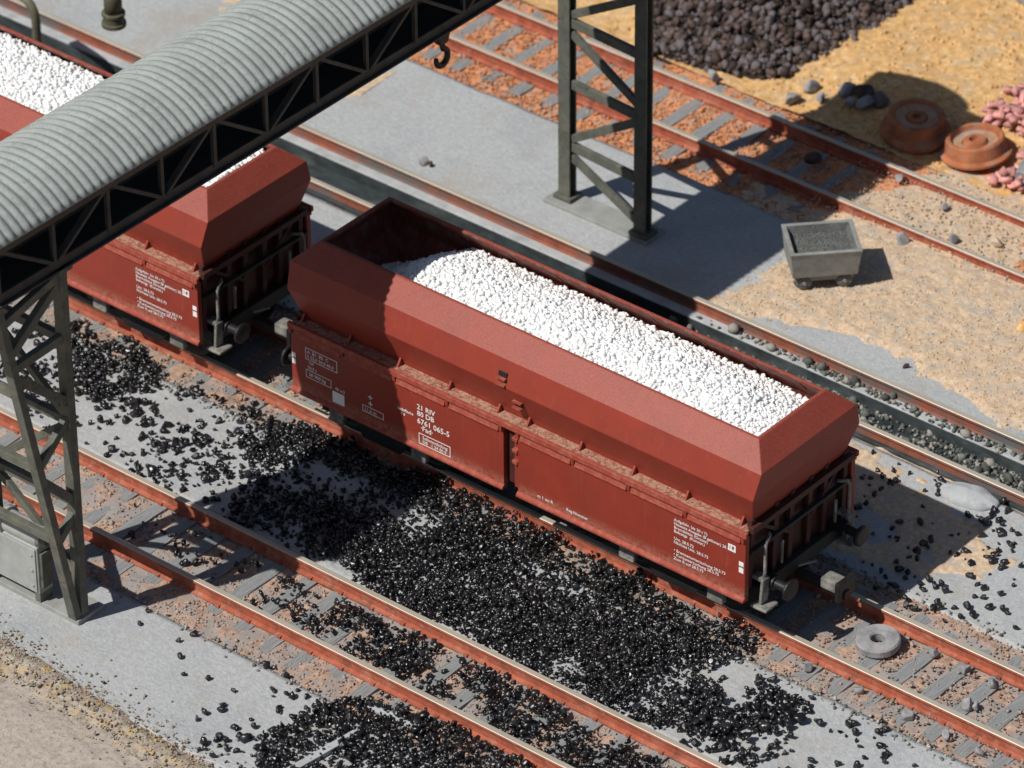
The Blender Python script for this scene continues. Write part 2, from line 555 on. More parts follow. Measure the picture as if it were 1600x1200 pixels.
sheet('ground', -300, 300, -300, 300, 60, lambda x, y: x * 0 - 0.62, M_GROUND)
sheet('track_bed', XL, XR, -6.75, -3.95, 0.07, lambda x, y: -0.075 + 0.07 * fbm(x, y, 3.0, 5) + 0.10 * fbm(x + 5, y, 1.0, 3) + 0.03 * sstep(0.9, 1.3, np.abs(y - YA)), M_BALA, 'stuff',
      'pinkish grey ballast bed under the sleepers of the front track').name = 'front_ballast'
sheet('wagon_ballast', XL, XR, -1.65, 1.65, 0.07, lambda x, y: -0.07 + 0.09 * fbm(x, y, 3.0, 5) + 0.06 * fbm(x + 5, y, 1.0, 3) + 0.03 * sstep(0.9, 1.3, np.abs(y)), M_BALA, 'stuff',
      'pinkish grey ballast bed under the hopper wagons')
sheet('far_ballast', XL, XR, 9.75, 13.6, 0.08,
      lambda x, y: -0.07 + 0.09 * fbm(x, y, 3.0, 5) + 0.08 * fbm(x + 5, y, 1.0, 3) + 0.09 * sstep(-2.4, 0.4, x + 0.8 * fbm(x, y, 0.7)), M_BALC, 'stuff',
      'rusty orange ballast bed of the far track')


def slabz(x, y):
    return 0.012 * fbm(x, y, 1.1, 5)


sheet('concrete_apron', XL, XR, -9.3, -6.62, 0.09, slabz, M_CONC, skirt=-0.3, edge=0.05)
sheet('concrete_apron', XL, XR, -4.06, -1.42, 0.09, slabz, M_CONC, skirt=-0.3, edge=0.06)
sheet('concrete_apron', XL, XR, 1.5, YP - GP - 0.1, 0.09, slabz, M_CONC, skirt=-0.3, edge=0.05)
sheet('concrete_apron', XL, XR, YP + GP + 0.08, 9.92, 0.09, slabz, M_CONC, skirt=-0.3, edge=0.06)
# rough verge in front, with its worn ridge
sheet('rough_verge', XL, XR, -24, -9.1, 0.12, lambda x, y: -0.05 + 0.06 * fbm(x, y, 2.5, 5) + 0.05 * sstep(-9.6, -10.4, y), M_FRONT)
sheet('verge_ridge', XL, XR, -9.9, -8.6, 0.06,
      lambda x, y: -0.06 + 0.12 * np.exp(-((y + 9.12 + 0.12 * (x + 4.7) * 0.8 + 0.15 * fbm(x, x * 0, 0.8)) / 0.26) ** 2) + 0.07 * fbm(x, y, 4, 5), M_RIDGE, 'stuff',
      'crumbling earth ridge along the front edge of the concrete')

# inspection pit
YPn, GPn = 5.367, 0.642
pit = empty('inspection_pit', (0, 0, 0))
tag(pit, None, None, None, 'structure')
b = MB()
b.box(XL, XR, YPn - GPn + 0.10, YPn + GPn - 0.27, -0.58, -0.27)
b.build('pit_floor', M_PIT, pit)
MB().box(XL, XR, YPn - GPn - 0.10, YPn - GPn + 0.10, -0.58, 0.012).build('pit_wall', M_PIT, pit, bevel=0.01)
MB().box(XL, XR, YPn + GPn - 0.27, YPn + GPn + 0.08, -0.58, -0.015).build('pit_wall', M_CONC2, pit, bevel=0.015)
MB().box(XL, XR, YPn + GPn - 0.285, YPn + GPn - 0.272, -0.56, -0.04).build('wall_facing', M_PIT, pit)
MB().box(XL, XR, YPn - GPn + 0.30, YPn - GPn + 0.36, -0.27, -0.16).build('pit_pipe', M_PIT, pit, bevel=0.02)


# ------------------------------------------------------------------ tracks
def rail_profile(yc):
    h, w, f = 0.055, 0.018, 0.085
    z0, z1 = -0.045, ZT
    return [(yc - f, z0), (yc + f, z0), (yc + f, z0 + 0.025), (yc + w, z0 + 0.05), (yc + w, z1 - 0.075), (yc + h, z1 - 0.055),
            (yc + h, z1 - 0.01), (yc + h - 0.01, z1), (yc - h + 0.01, z1), (yc - h, z1 - 0.01), (yc - h, z1 - 0.055), (yc - w, z1 - 0.075),
            (yc - w, z0 + 0.05), (yc - f, z0 + 0.025)]


def rail(root, yc, m_, sx=1):
    p = rail_profile(yc)
    n = len(p)
    xs = [XL + 0.2 + i * 2.0 for i in range(20)] + [XR - 0.2]
    v, f, mi = [], [], []
    for x in xs:
        v += [(x, a, q) for a, q in p]
    for i in range(len(xs) - 1):
        for j in range(n):
            f.append((i * n + j, i * n + (j + 1) % n, (i + 1) * n + (j + 1) % n, (i + 1) * n + j))
            mi.append(1 if j in (6, 7, 8) else 0)
    f += [tuple(range(n)), tuple((len(xs) - 1) * n + j for j in range(n))]
    mi += [0, 0]
    b = MB()
    b.v, b.f, b.mi = v, f, mi
    return b.build('rail', [m_, M_RAILTOP], root)


def track(label, yc, g, x_first, step, xa, xb, m_rail, sleepers=True, seed=1):
    root = empty('railway_track', (0, 0, 0))
    tag(root, label, 'track')
    for s in (-1, 1):
        rail(root, yc + s * g, m_rail)
    if not sleepers:
        return root
    r = random.Random(seed)
    # three sleeper meshes shared by all sleepers
    ms = []
    for k in range(3):
        b = MB()
        ny = 9
        prof = [(-0.13, -0.12), (0.13, -0.12), (0.13, 0.0), (0.045, 0.006), (-0.045, 0.004), (-0.13, 0.0)]
        v, f = [], []
        for i in range(ny):
            y = -1.3 + 2.6 * i / (ny - 1)
            for a, z in prof:
                v.append((a + r.uniform(-.008, .008), y + (r.uniform(-.03, .03) if i in (0, ny - 1) else 0), z + (r.uniform(-.008, .004) if z > -.1 else 0)))
        n = len(prof)
        for i in range(ny - 1):
            for j in range(n):
                f.append((i * n + j, i * n + (j + 1) % n, (i + 1) * n + (j + 1) % n, (i + 1) * n + j))
        f += [tuple(range(n)), tuple((ny - 1) * n + j for j in range(n))]
        b.add(v, f)
        o = b.build('sleeper', M_SLEEP, root)
        ms.append(o.data)
        bpy.data.objects.remove(o)
    x = x_first + step * math.ceil((xa - x_first) / step)
    while x < xb:
        o = link('sleeper', ms[r.randrange(3)], root, 0, (x + r.uniform(-.015, .015), yc + r.uniform(-.04, .04), -0.045 + r.uniform(-.008, .008)),
                 (r.uniform(-.004, .004), r.uniform(-.02, .02), r.uniform(-.012, .012) + (math.pi if r.random() < .5 else 0)))
        x += step
    # rail fastenings: small clip blocks on every sleeper, both sides of both rails
    b = MB()
    x = x_first + step * math.ceil((xa - x_first) / step)
    while x < xb:
        for s in (-1, 1):
            for d in (-1, 1):
                y = yc + s * g + d * 0.085
                b.box(x - 0.04, x + 0.04, y - 0.03, y + 0.03, -0.06, 0.005)
        x += step
    o = b.build('rail_clips', m_rail, root)
    tag(o, None, None, None, 'stuff')
    return root


track('front railway track with rusty rails half buried in spilled coal', -4.851, G, -5.95, 0.66, -16, 9, M_RUST, seed=3)
track('railway track with rusty rails carrying the two hopper wagons', 0.0, G, 7.62, 0.62, -14, 12.5, M_RUST, seed=4)
track('pair of dull rails along the edges of the inspection pit', YPn, GPn, 0, 1, 0, 0, M_RUSTD, sleepers=False)
track('railway track on orange ballast beside the dark ore heap', 10.935, G, -9.83, 0.72, -16, 1.6, M_RUST, seed=6)


def scatter_band(name, xa, xb, ya, yb, n, m_, rr, label, seed, zf, dens=None, avoid=()):
    r = np.random.default_rng(seed)
    x, y = r.uniform(xa, xb, n), r.uniform(ya, yb, n)
    keep = np.ones(n, bool)
    if dens is not None:
        keep &= r.random(n) < dens(x, y)
    for yy in avoid:
        keep &= np.abs(y - yy) > 0.07
    x, y = x[keep], y[keep]
    rad = (rr[0] + (rr[1] - rr[0]) * r.random(len(x)) ** 1.6) * (1 + 0.8 * (r.random(len(x)) > 0.96))
    z = zf(x, y) + rad * 0.35
    return lumps(name, np.stack([x, y, z], -1), rad, m_, 0, 0.08, seed, label)


def on_sleeper(x, x0, step):
    d = np.abs((x - x0 + step / 2) % step - step / 2)
    return d < 0.14


zA = lambda x, y: -0.075 + 0.07 * fbm(x, y, 3.0, 5) + 0.10 * fbm(x + 5, y, 1.0, 3) + 0.03 * sstep(0.9, 1.3, np.abs(y - YA))
scatter_band('ballast_pebbles', -13, 9, -6.72, -4.1, 17000, M_PEBA, (0.012, 0.032), 'small pinkish ballast chips between the front rails', 21, zA,
             lambda x, y: np.where(on_sleeper(x, -5.98, 0.66) & (np.abs(y - YA) < 1.3), 0.16, 0.9) * np.where(fbm(x, y, 1.0) > -0.12, 1, 0.35), (YA - G, YA + G))
scatter_band('ballast_pebbles', -11, 12, -1.6, 1.6, 15000, M_PEBA, (0.012, 0.034), 'small pinkish ballast chips around the wagon track', 22,
             lambda x, y: -0.07 + 0.09 * fbm(x, y, 3.0, 5) + 0.03,
             lambda x, y: np.where(on_sleeper(x, 7.84, 0.62) & (np.abs(y) < 1.3), 0.12, 0.9), (-G, G))
scatter_band('ballast_pebbles', -16, 4, 9.8, 13.3, 18000, M_PEBC, (0.014, 0.038), 'rusty orange ballast chips of the far track', 23,
             lambda x, y: -0.075 + 0.09 * fbm(x, y, 3.0, 5) + 0.02,
             lambda x, y: np.where(on_sleeper(x, -9.28, 0.72) & (np.abs(y - YC) < 1.3), 0.18, 0.9) * sstep(1.5, -2.0, x), (YC - G, YC + G))
# crumbs that spill over the slab edges
r_ = np.random.default_rng(31)
px, py = r_.uniform(-13, 11, 1600), []
base = r_.choice([-6.62, -1.5, 1.55, -1.45], 1600)
py = base + np.where(base < -6, -1, np.where(base > 0, 1, -1)) * np.abs(r_.normal(0, 0.13, 1600))
rad = r_.uniform(0.012, 0.045, 1600)
lumps('stone_crumbs', np.stack([px, py, rad * 0.4], -1), rad, M_RUBBLE, 0, 0.08, 32, 'loose crumbs of stone along the slab edges')

vx = r_.uniform(-9, 6, 5000)
vy = -9.1 - 0.096 * (vx + 4.7) + r_.normal(0, 0.3, 5000)
rad = 0.008 + 0.03 * r_.random(5000) ** 2.5
lumps('verge_crumbs', np.stack([vx, vy, 0.02 + 0.05 * np.exp(-((vy + 9.12 + 0.096 * (vx + 4.7)) / 0.26) ** 2)], -1), rad, M_RIDGE, 0, 0.08, 33, 'earth crumbs scattered along the front ridge')
# sand ----------------------------------------------------------------


def sandz(x, y):
    w = 1.2 * fbm(x, y, 0.55, 3) + 0.35 * fbm(x, y, 2.5, 3)
    m1 = sstep(-1.75, -0.7, x + 0.9 * w - 0.28 * (y - 8.9) * (y < 8.9))          # right of the tower's slab
    edge = 6.98 + 0.22 * np.sin(x * 0.9 + 0.5) + 0.5 * w + 0.5 * fbm(x, y, 3.0, 4) - 0.35 * sstep(0.5, -1.2, x)
    m2 = sstep(edge - 0.1, edge + 0.35, y)
    return -0.05 + 0.115 * m1 * m2 + 0.06 * fbm(x, y, 6, 4)


sheet('sand_drift', -3.2, 14, 6.55, 10.6, 0.06, sandz, M_SAND, 'stuff', 'pale sand drifted over the concrete around the tub cart')
sheet('sand_drift', -2.2, 14, 9.9, 13.4, 0.07, lambda x, y: -0.07 + 0.10 * sstep(-1.8, -0.2, x + 1.2 * fbm(x, y, 0.8, 4)) * sstep(9.8, 10.6, y)
      + 0.05 * fbm(x, y, 3.0, 5), M_SAND, 'stuff', 'pale sand burying the sleepers of the far track')


def sandw(x, y):
    w = fbm(x, y, 0.9, 4) + 0.5 * fbm(x, y, 4.0, 3)
    a = sstep(1.0, 0.7, np.hypot((x - 4.2) / 2.6, (y - 3.2) / 1.75) + 0.9 * w)
    hole = sstep(0.75, 1.0, np.hypot((x - 4.35) / 0.75, (y - 2.75) / 0.5) + 0.6 * w)
    return -0.04 + 0.065 * a * hole + 0.03 * fbm(x, y, 5, 4)


sheet('sand_drift', 1.6, 7.6, 1.55, 4.85, 0.06, sandw, M_SAND, 'stuff', 'ochre sand spilled on the concrete behind the wagon end')


def sandl(x, y):
    w = fbm(x, y, 0.7, 4)
    return -0.05 + 0.06 * sstep(0.0, 0.22, w) + 0.05 * fbm(x, y, 3, 4)


sheet('sand_drift', -20, -10.8, 6.7, 9.9, 0.07, sandl, M_SAND, 'stuff', 'thin crumbly sand on the concrete under the spout')


def faroz(x, y):
    return 0.03 + 0.14 * sstep(13.2, 15.5, y) + 0.18 * fbm(x, y, 0.8, 5) + 0.05 * fbm(x, y, 4, 3)


sheet('orange_sand', -24, 15, 13.0, 30, 0.12, faroz, M_SANDO, 'structure')
# sand grains lying about
gx, gy = r_.uniform(-2.0, 8, 9000), r_.uniform(6.6, 13, 9000)
rad = 0.008 + 0.022 * r_.random(9000) ** 2
gz = np.where(gy < 10.2, sandz(gx, gy), 0.06 + gy * 0)
k = (gz > -0.035) & (r_.random(9000) < np.clip(0.35 + (gz + 0.035) * 12, 0, 1))
gz = np.maximum(gz, 0.0)
lumps('sand_grains', np.stack([gx, gy, gz + 0.004], -1)[k], rad[k], M_SAND, 0, 0.08, 41, 'coarse grains lying on the pale sand')
gx, gy = r_.uniform(-9, 6, 2600), r_.uniform(13.1, 21, 2600)
rad = r_.uniform(0.02, 0.06, 2600)
lumps('sand_grains', np.stack([gx, gy, faroz(gx, gy)], -1), rad, M_SANDO, 0, 0.08, 42, 'coarse orange grains on the far sand')

# dark ore heap beyond the far track ------------------------------------
HEAP = [(-9.2, 15.6), (-8.3, 14.2), (-7.3, 12.95), (-5.65, 13.3), (-4.75, 13.75), (-4.5, 15.2), (-4.4, 16.3), (-4.25, 17.8), (-4.2, 21), (-12.5, 21)]


def heapz(x, y):
    d = sstep(12.8, 15.5, y) * sstep(-4.1, -6.3, x + 0.4 * fbm(x, y, 1.0))
    return 0.05 + 0.85 * d + 0.25 * fbm(x, y, 1.2, 4) * d


hx, hy = r_.uniform(-11, -4, 20000), r_.uniform(12.7, 20.0, 20000)
k = inpoly(hx + 0.35 * fbm(hx, hy, 2), hy, HEAP)
hx, hy = hx[k], hy[k]
rad = 0.022 + 0.10 * r_.random(len(hx)) ** 2.4
lumps('ore_heap', np.stack([hx, hy, heapz(hx, hy) + rad * 0.3 + r_.uniform(-.06, .10, len(hx))], -1), rad, M_HEAP, 0, 0.16, 51, 'heap of dark purplish ore lumps beyond the far track')
sheet('ore_heap', -15, -3.9, 12.6, 22, 0.15, lambda x, y: np.where(inpoly(x.ravel(), y.ravel(), HEAP).reshape(x.shape), heapz(x, y) - 0.02, -0.3), M_HEAP, 'stuff',
      'packed core of the dark ore heap')

# pink brick rubble
bx_, by_ = r_.uniform(-2.0, 3.0, 1500), r_.uniform(13.2, 17.6, 1500)
k = (by_ - 15.1) ** 2 / 4.4 + (bx_ - 0.95) ** 2 / 4.0 + 0.9 * fbm(bx_, by_, 1.2) < 1
bx_, by_ = bx_[k], by_[k]
b = MB()
V, F, rn = [], [], []
cube = np.array([(x, y, z) for z in (-.5, .5) for y in (-.5, .5) for x in (-.5, .5)])
cf = np.array([(0, 2, 3, 1), (4, 5, 7, 6), (0, 1, 5, 4), (2, 6, 7, 3), (0, 4, 6, 2), (1, 3, 7, 5)])
Rm = randrot(len(bx_), r_)
for i in range(len(bx_)):
    if r_.random() < 0.6:
        a_ = r_.uniform(0, 6.28)
        Rm[i] = np.array([(math.cos(a_), -math.sin(a_), 0.1), (math.sin(a_), math.cos(a_), -0.08), (0, 0.12, 1)])
for i in range(len(bx_)):
    s = np.array([r_.uniform(.1, .28), r_.uniform(.07, .15), r_.uniform(.05, .1)])
    wx_, wy_ = W(bx_[i], by_[i])
    if math.hypot(wx_ + 1.02, wy_ - 13.08) < 0.9 or math.hypot(wx_ + 2.33, wy_ - 13.0) < 0.9:
        s = s * 0.01
    h = 0.22 + 0.32 * max(0, 1 - (bx_[i] - 1.0) ** 2 / 4 - (by_[i] - 15.5) ** 2 / 4)
    V.append((cube * s) @ Rm[i].T + np.array(WL(bx_[i], by_[i], h + r_.uniform(-.1, .1))))
    F.append(cf + 8 * i)
    rn += [r_.random()] * 8
o = link('brick_rubble', npmesh('brick_rubble', np.concatenate(V), np.concatenate(F), M_PINK, rn))
tag(o, 'heap of pale pink brick fragments beside the rusty wheels', None, None, 'stuff')

# debris in the pit at the right
n = 6500
dx, dy = r_.uniform(-2.0, 11, n), r_.uniform(YP - GP + 0.12, YP + GP - 0.08, n)
k = r_.random(n) < sstep(-2.2, 0.5, dx) * np.where(dy > YP + GP - 0.27, 0.75, 0.8) * np.where(fbm(dx, dy, 1.1) > -0.08, 1, 0.45)
dx, dy = dx[k], dy[k]
rad = r_.uniform(0.015, 0.055, len(dx)) * (1 + 1.6 * (r_.random(len(dx)) > 0.94))
dz = np.where(dy > YP + GP - 0.27, -0.01, -0.265)
lumps('pit_rubble', np.stack([dx, dy, dz + rad * 0.4], -1), rad, M_PITRUB, 0, 0.1, 61, 'grey rubble and grit fallen into the pit')


# ------------------------------------------------------------------ hopper wagon
def text_mesh(body, size):
    c = bpy.data.curves.new('t', 'FONT')
    c.body = body
    c.size = size
    c.offset = size * 0.012
    c.resolution_u = 2
    o = bpy.data.objects.new('t', c)
    COL.objects.link(o)
    bpy.context.view_layer.update()
    dg = bpy.context.evaluated_depsgraph_get()
    me = bpy.data.meshes.new_from_object(o.evaluated_get(dg))
    bpy.data.objects.remove(o)
    bpy.data.curves.remove(c)
    return me


def make_wagon():
    root = empty('hopper_wagon', (0, 0, 0))
    # ---- upper hopper
    rings = [(4.66, 1.22, 2.44, 0), (4.72, 1.25, 2.56, 0), (4.85, 1.455, 3.12, 0), (4.895, 1.365, 3.60, 0), (4.55, 0.965, 3.95, 0), (4.49, 0.905, 3.95, 0),
             (4.49, 0.905, 3.90, 1), (4.74, 1.24, 3.55, 1), (4.70, 1.33, 3.14, 1), (4.3, 1.05, 2.5, 1)]
    b = MB()
    v, f, mi = [], [], []
    for x, y, z, k in rings:
        v += [(-x, -y, z), (x, -y, z), (x, y, z), (-x, y, z)]
    for i in range(len(rings) - 1):
        for j in range(4):
            f.append((i * 4 + j, i * 4 + (j + 1) % 4, (i + 1) * 4 + (j + 1) % 4, (i + 1) * 4 + j))
            mi.append(rings[i + 1][3])
    f.append(tuple((len(rings) - 1) * 4 + j for j in range(4)))
    mi.append(1)
    b.v, b.f, b.mi = v, f, mi
    hop = b.build('hopper', [M_RED, M_INNER], root, bevel=0.014)
    # inner wall stiffeners showing above the load
    for s in (-1, 1):
        for i in range(9):
            x = -4.0 + i
            MB().bar((x, s * 0.955, 3.86), (x, s * 1.18, 3.60), 0.05, 0.03).build('inner_rib', M_INNER, hop)
    # step niches on both flanks: black plates paint in the recess shade
    for s in (-1, 1):
        for (x, z, y) in ((-0.25, 3.28, 1.428), (0.06, 2.90, 1.375)):
            n_ = MB().box(x - 0.085, x + 0.085, s * y - 0.012, s * y + 0.012, z - 0.12, z + 0.11).build('niche_shade', M_BLACK, hop)
            for dz in (-0.115, 0.005):
                MB().box(x - 0.09, x + 0.09, s * (y + 0.035) - 0.04, s * (y + 0.035) + 0.04, z + dz - 0.012, z + dz + 0.014).build('tread', M_LIP, n_)
    # ---- lower body
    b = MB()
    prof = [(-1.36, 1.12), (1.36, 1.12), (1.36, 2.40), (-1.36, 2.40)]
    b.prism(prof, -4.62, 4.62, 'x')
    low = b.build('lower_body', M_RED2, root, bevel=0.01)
    # ends: posts, beams
    for s in (-1, 1):
        for y in (-1.26, -0.62, -0.2, 0.3, 0.72, 1.26):
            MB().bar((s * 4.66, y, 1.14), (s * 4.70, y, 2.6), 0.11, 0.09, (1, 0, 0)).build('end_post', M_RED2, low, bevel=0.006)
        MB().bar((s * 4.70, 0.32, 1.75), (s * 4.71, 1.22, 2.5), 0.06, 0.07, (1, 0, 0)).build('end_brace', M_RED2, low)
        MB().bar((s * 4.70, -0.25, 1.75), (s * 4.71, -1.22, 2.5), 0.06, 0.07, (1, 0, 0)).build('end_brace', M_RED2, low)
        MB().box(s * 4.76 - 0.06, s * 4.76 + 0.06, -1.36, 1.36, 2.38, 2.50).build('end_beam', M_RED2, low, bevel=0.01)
        MB().box(s * 4.75 - 0.05, s * 4.75 + 0.05, -1.36, 1.36, 1.92, 1.99).build('end_rail', M_BLACK, low, bevel=0.01)
    # ---- ledges, gussets, doors on both sides
    for s in (-1, 1):
        a, c = sorted((s * 1.20, s * 1.475))
        led = MB().box(-4.74, 4.74, a, c, 2.41, 2.445).build('ledge', M_DUST, root)
        a, c = sorted((s * 1.455, s * 1.525))
        MB().box(-4.80, 4.80, a, c, 2.36, 2.472).build('ledge_lip', M_LIP, led, bevel=0.012)
        for x in (0.22, 1.30, 2.38, 3.46, 4.56, -0.40, -1.44, -2.52, -3.60, -4.62):
            b = MB()
            pr_ = [(s * 1.235, 2.44), (s * 1.37, 2.44), (s * 1.285, 2.60)]
            b.prism(pr_, x - 0.018, x + 0.018, 'x')
            b.build('gusset', M_RED, led)
        for (xa, xb) in ((-4.76, -0.17), (0.13, 4.76)):
            b = MB()
            y = s
            prof = [(s * 1.37, 2.335), (s * 1.475, 2.335), (s * 1.475, 1.20), (s * 1.485, 1.08), (s * 1.37, 1.06)]
            b.prism(prof, xa, xb, 'x')
            d = b.build('side_door', M_DOOR, root, bevel=0.01)
            b = MB()
            b.prism([(s * 1.47, 1.115), (s * 1.535, 1.06), (s * 1.535, 1.01), (s * 1.38, 1.0), (s * 1.38, 1.05)], xa - 0.01, xb + 0.01, 'x')
            b.build('door_lip', M_LIP, d, bevel=0.012)
            L_ = (xb - xa)
            nseg = 4
            for i in range(nseg):
                x0 = xa + 0.05 + i * (L_ - 0.06) / nseg
                x1 = x0 + (L_ - 0.06) / nseg - 0.09
                b = MB()
                b.prism([(s * 1.472, 2.325), (s * 1.482, 2.325), (s * 1.512, 2.215), (s * 1.472, 2.18)], x0, x1, 'x')
                b.build('pressing', M_LIP, d, bevel=0.006)
            # hinge knuckles hanging from the ledge
            for i in range(nseg + 1):
                x0 = xa + 0.02 + i * (L_ - 0.06) / nseg
                MB().box(x0 - 0.03, x0 + 0.03, min(s * 1.47, s * 1.52), max(s * 1.47, s * 1.52), 2.26, 2.36).build('hinge', M_RED, d)
        # ladder in the gap between the doors
        lad = MB().box(0.0, 0.125, min(s * 1.36, s * 1.40), max(s * 1.36, s * 1.40), 1.1, 2.36).build('ladder', M_RED, root)
        for z in (2.17, 1.93, 1.69):
            MB().box(0.005, 0.12, min(s * 1.395, s * 1.485), max(s * 1.395, s * 1.485), z - 0.045, z + 0.025).build('rung', M_LIP, lad, bevel=0.01)
    # ---- underframe
    MB().box(-4.75, 4.75, -1.15, 1.15, 0.86, 1.13).build('underframe', M_BLACK, root, bevel=0.01)
    for s in (-1, 1):
        bog = MB().box(s * 3.1 - 1.35, s * 3.1 + 1.35, -0.5, 0.5, 0.62, 0.88).build('bogie', M_BLACK, root, bevel=0.02)
        for q in (-1, 1):
            b = MB()
            b.prism([(s * 3.1 - 1.35, 0.95), (s * 3.1 + 1.35, 0.95), (s * 3.1 + 1.3, 0.6), (s * 3.1 + 0.55, 0.6), (s * 3.1 + 0.4, 0.42), (s * 3.1 - 0.4, 0.42),
                     (s * 3.1 - 0.55, 0.6), (s * 3.1 - 1.3, 0.6)], q * 1.02, q * 1.12, 'y')
            b.build('side_frame', M_BLACK, bog, bevel=0.01)
            for w in (-1, 1):
                x = s * 3.1 + w * 0.9
                wb = MB()
                p = [(0.08, -0.06), (0.1, -0.07), (0.36, -0.05), (0.40, -0.07), (0.48, -0.07), (0.48, 0.04), (0.53, 0.05), (0.53, 0.075), (0.40, 0.075), (0.36, 0.05), (0.1, 0.06), (0.08, 0.07)]
                wb.lathe([(r, -q * h) for r, h in p], 28, (x, q * 0.76, 0.70), 'y')
                wb.build('wheel', M_BLACK, bog, smooth=False)
                MB().box(x - 0.16, x + 0.16, min(q * 1.10, q * 1.24), max(q * 1.10, q * 1.24), 0.56, 0.84).build('axle_box', M_STEELG, bog, bevel=0.03)
    # ---- end gear
    for s in (-1, 1):
        for y in (-0.96, 0.96):
            b = MB()
            b.lathe([(0.11, 4.72), (0.13, 4.74), (0.13, 5.0), (0.085, 5.01), (0.085, 5.26)], 20, (0, 0, 0), 'x')
            b.v = [(s * p[0], p[1] + y, p[2] + 1.22) for p in b.v]
            bf = b.build('buffer', M_BLACK2, root, smooth=False)
            b = MB()
            b.lathe([(0.18, 5.25), (0.195, 5.265), (0.195, 5.30), (0.16, 5.325), (0.0001, 5.335)], 24, (0, 0, 0), 'x')
            b.v = [(s * p[0], p[1] + y, p[2] + 1.22) for p in b.v]
            b.build('buffer_head', M_BLACK2, bf, smooth=False)
            # hand rail and foot step at the corner
            q = 1 if y > 0 else -1
            b = MB()
            b.tube([(s * 4.86, q * 1.13, 1.30), (s * 4.9, q * 1.13, 1.5), (s * 4.9, q * 1.13, 2.02), (s * 4.89, q * 1.09, 2.12), (s * 4.87, q * 0.98, 2.17), (s * 4.80, q * 0.92, 2.17)], 0.03, 8)
            b.build('hand_rail', M_STEELG, root, smooth=True)
            MB().tube([(s * 4.92, q * 0.72, 1.48), (s * 4.93, q * 0.72, 1.95)], 0.026, 8).build('hand_rail', M_STEELG, root, smooth=True)
            b = MB()
            b.bar((s * 4.92, q * 1.14, 1.40), (s * 4.90, q * 1.16, 0.92), 0.06, 0.19, (0, 1, 0))
            b.box(min(s * 4.76, s * 5.08), max(s * 4.76, s * 5.08), q * 1.16 - 0.17, q * 1.16 + 0.17, 0.86, 0.91)
            b.box(min(s * 4.7, s * 4.92), max(s * 4.7, s * 4.92), q * 1.14 - 0.08, q * 1.14 + 0.08, 1.33, 1.42)
            b.build('foot_step', M_STEELG, root, bevel=0.02)
        # model coupler
        b = MB()
        b.box(min(s * 4.7, s * 5.72), max(s * 4.7, s * 5.72), -0.07, 0.07, 0.72, 0.86)
        cp = b.build('coupler', M_BLACK, root, bevel=0.01)
        MB().box(min(s * 5.28, s * 5.60), max(s * 5.28, s * 5.60), -0.15, 0.13, 0.82, 1.0).build('coupler_head', M_STEELG, cp, bevel=0.03)
        MB().box(min(s * 5.60, s * 5.69), max(s * 5.60, s * 5.69), -0.20, 0.26, 0.70, 1.04).build('coupler_plate', M_BLACK2, cp, bevel=0.02)
        MB().bar((s * 4.95, -0.3, 1.18), (s * 5.12, -0.05, 1.22), 0.04, 0.04).build('coupler_hook', M_STEELG, cp)
        # brake pipe on the headstock
        MB().box(min(s * 4.72, s * 4.80), max(s * 4.72, s * 4.80), -1.2, 1.2, 0.92, 1.16).build('headstock', M_BLACK, root, bevel=0.01)
    return root


def wmap(P):
    P = np.array(P, float)
    z = P[:, 2].copy()
    P[:, 1] *= np.interp(z, [0, 0.6, 0.9, 2.4, 2.6, 3.12, 3.6, 3.95], [1, 1, 0.98, 0.98, 0.97, 0.962, 0.92, 0.912])
    P[:, 2] = np.interp(z, [0, 0.9, 1.0, 2.358, 2.589, 3.113, 3.614, 3.956, 5], [0, 0.92, 1.04, 2.30, 2.515, 2.999, 3.469, 3.802, 4.8])
    return P


def refine(root):
    for ch in root.children_recursive:
        n_ = len(ch.data.vertices)
        co = np.zeros(n_ * 3)
        ch.data.vertices.foreach_get('co', co)
        ch.data.vertices.foreach_set('co', wmap(co.reshape(-1, 3)).ravel())
        ch.data.update()


def letter(root, s, items, rects=()):
    """flat lettering on a flank; x runs left to right as seen by a viewer of that flank"""
    Y = 1.4515
    zf = lambda z: float(np.interp(z, [1.0, 2.358], [1.04, 2.30])) - 0.06
    for (body, x, z, h) in items:
        me = text_mesh(body, h)
        me.materials.append(M_WHITE)
        o = link('lettering', me, root)
        o.location = ((x + 0.12) if s < 0 else -(x + 0.12), s * Y, zf(z))
        o.scale = (0.95, 0.93, 1)
        o.rotation_euler = (R(90), 0, 0 if s < 0 else math.pi)
    for (x0, x1, z0, z1, t) in rects:
        b = MB()
        if abs(x0) < 4.6:
            x0, x1 = x0 + 0.12, x1 + 0.12
        if t is None:
            b.box(x0, x1, -0.001, 0.001, zf(z0), zf(z1))
        else:
            for (a0, a1, c0, c1) in ((x0, x1, z0, z0 + t), (x0, x1, z1 - t, z1), (x0, x0 + t, z0 + t, z1 - t), (x1 - t, x1, z0 + t, z1 - t)):
                b.box(a0, a1, -0.001, 0.001, zf(c0), zf(c1))
        o = b.build('marking', M_WHITE, root)
        o.location = (0, s * Y, 0)
        if s > 0:
            o.rotation_euler = (0, 0, math.pi)


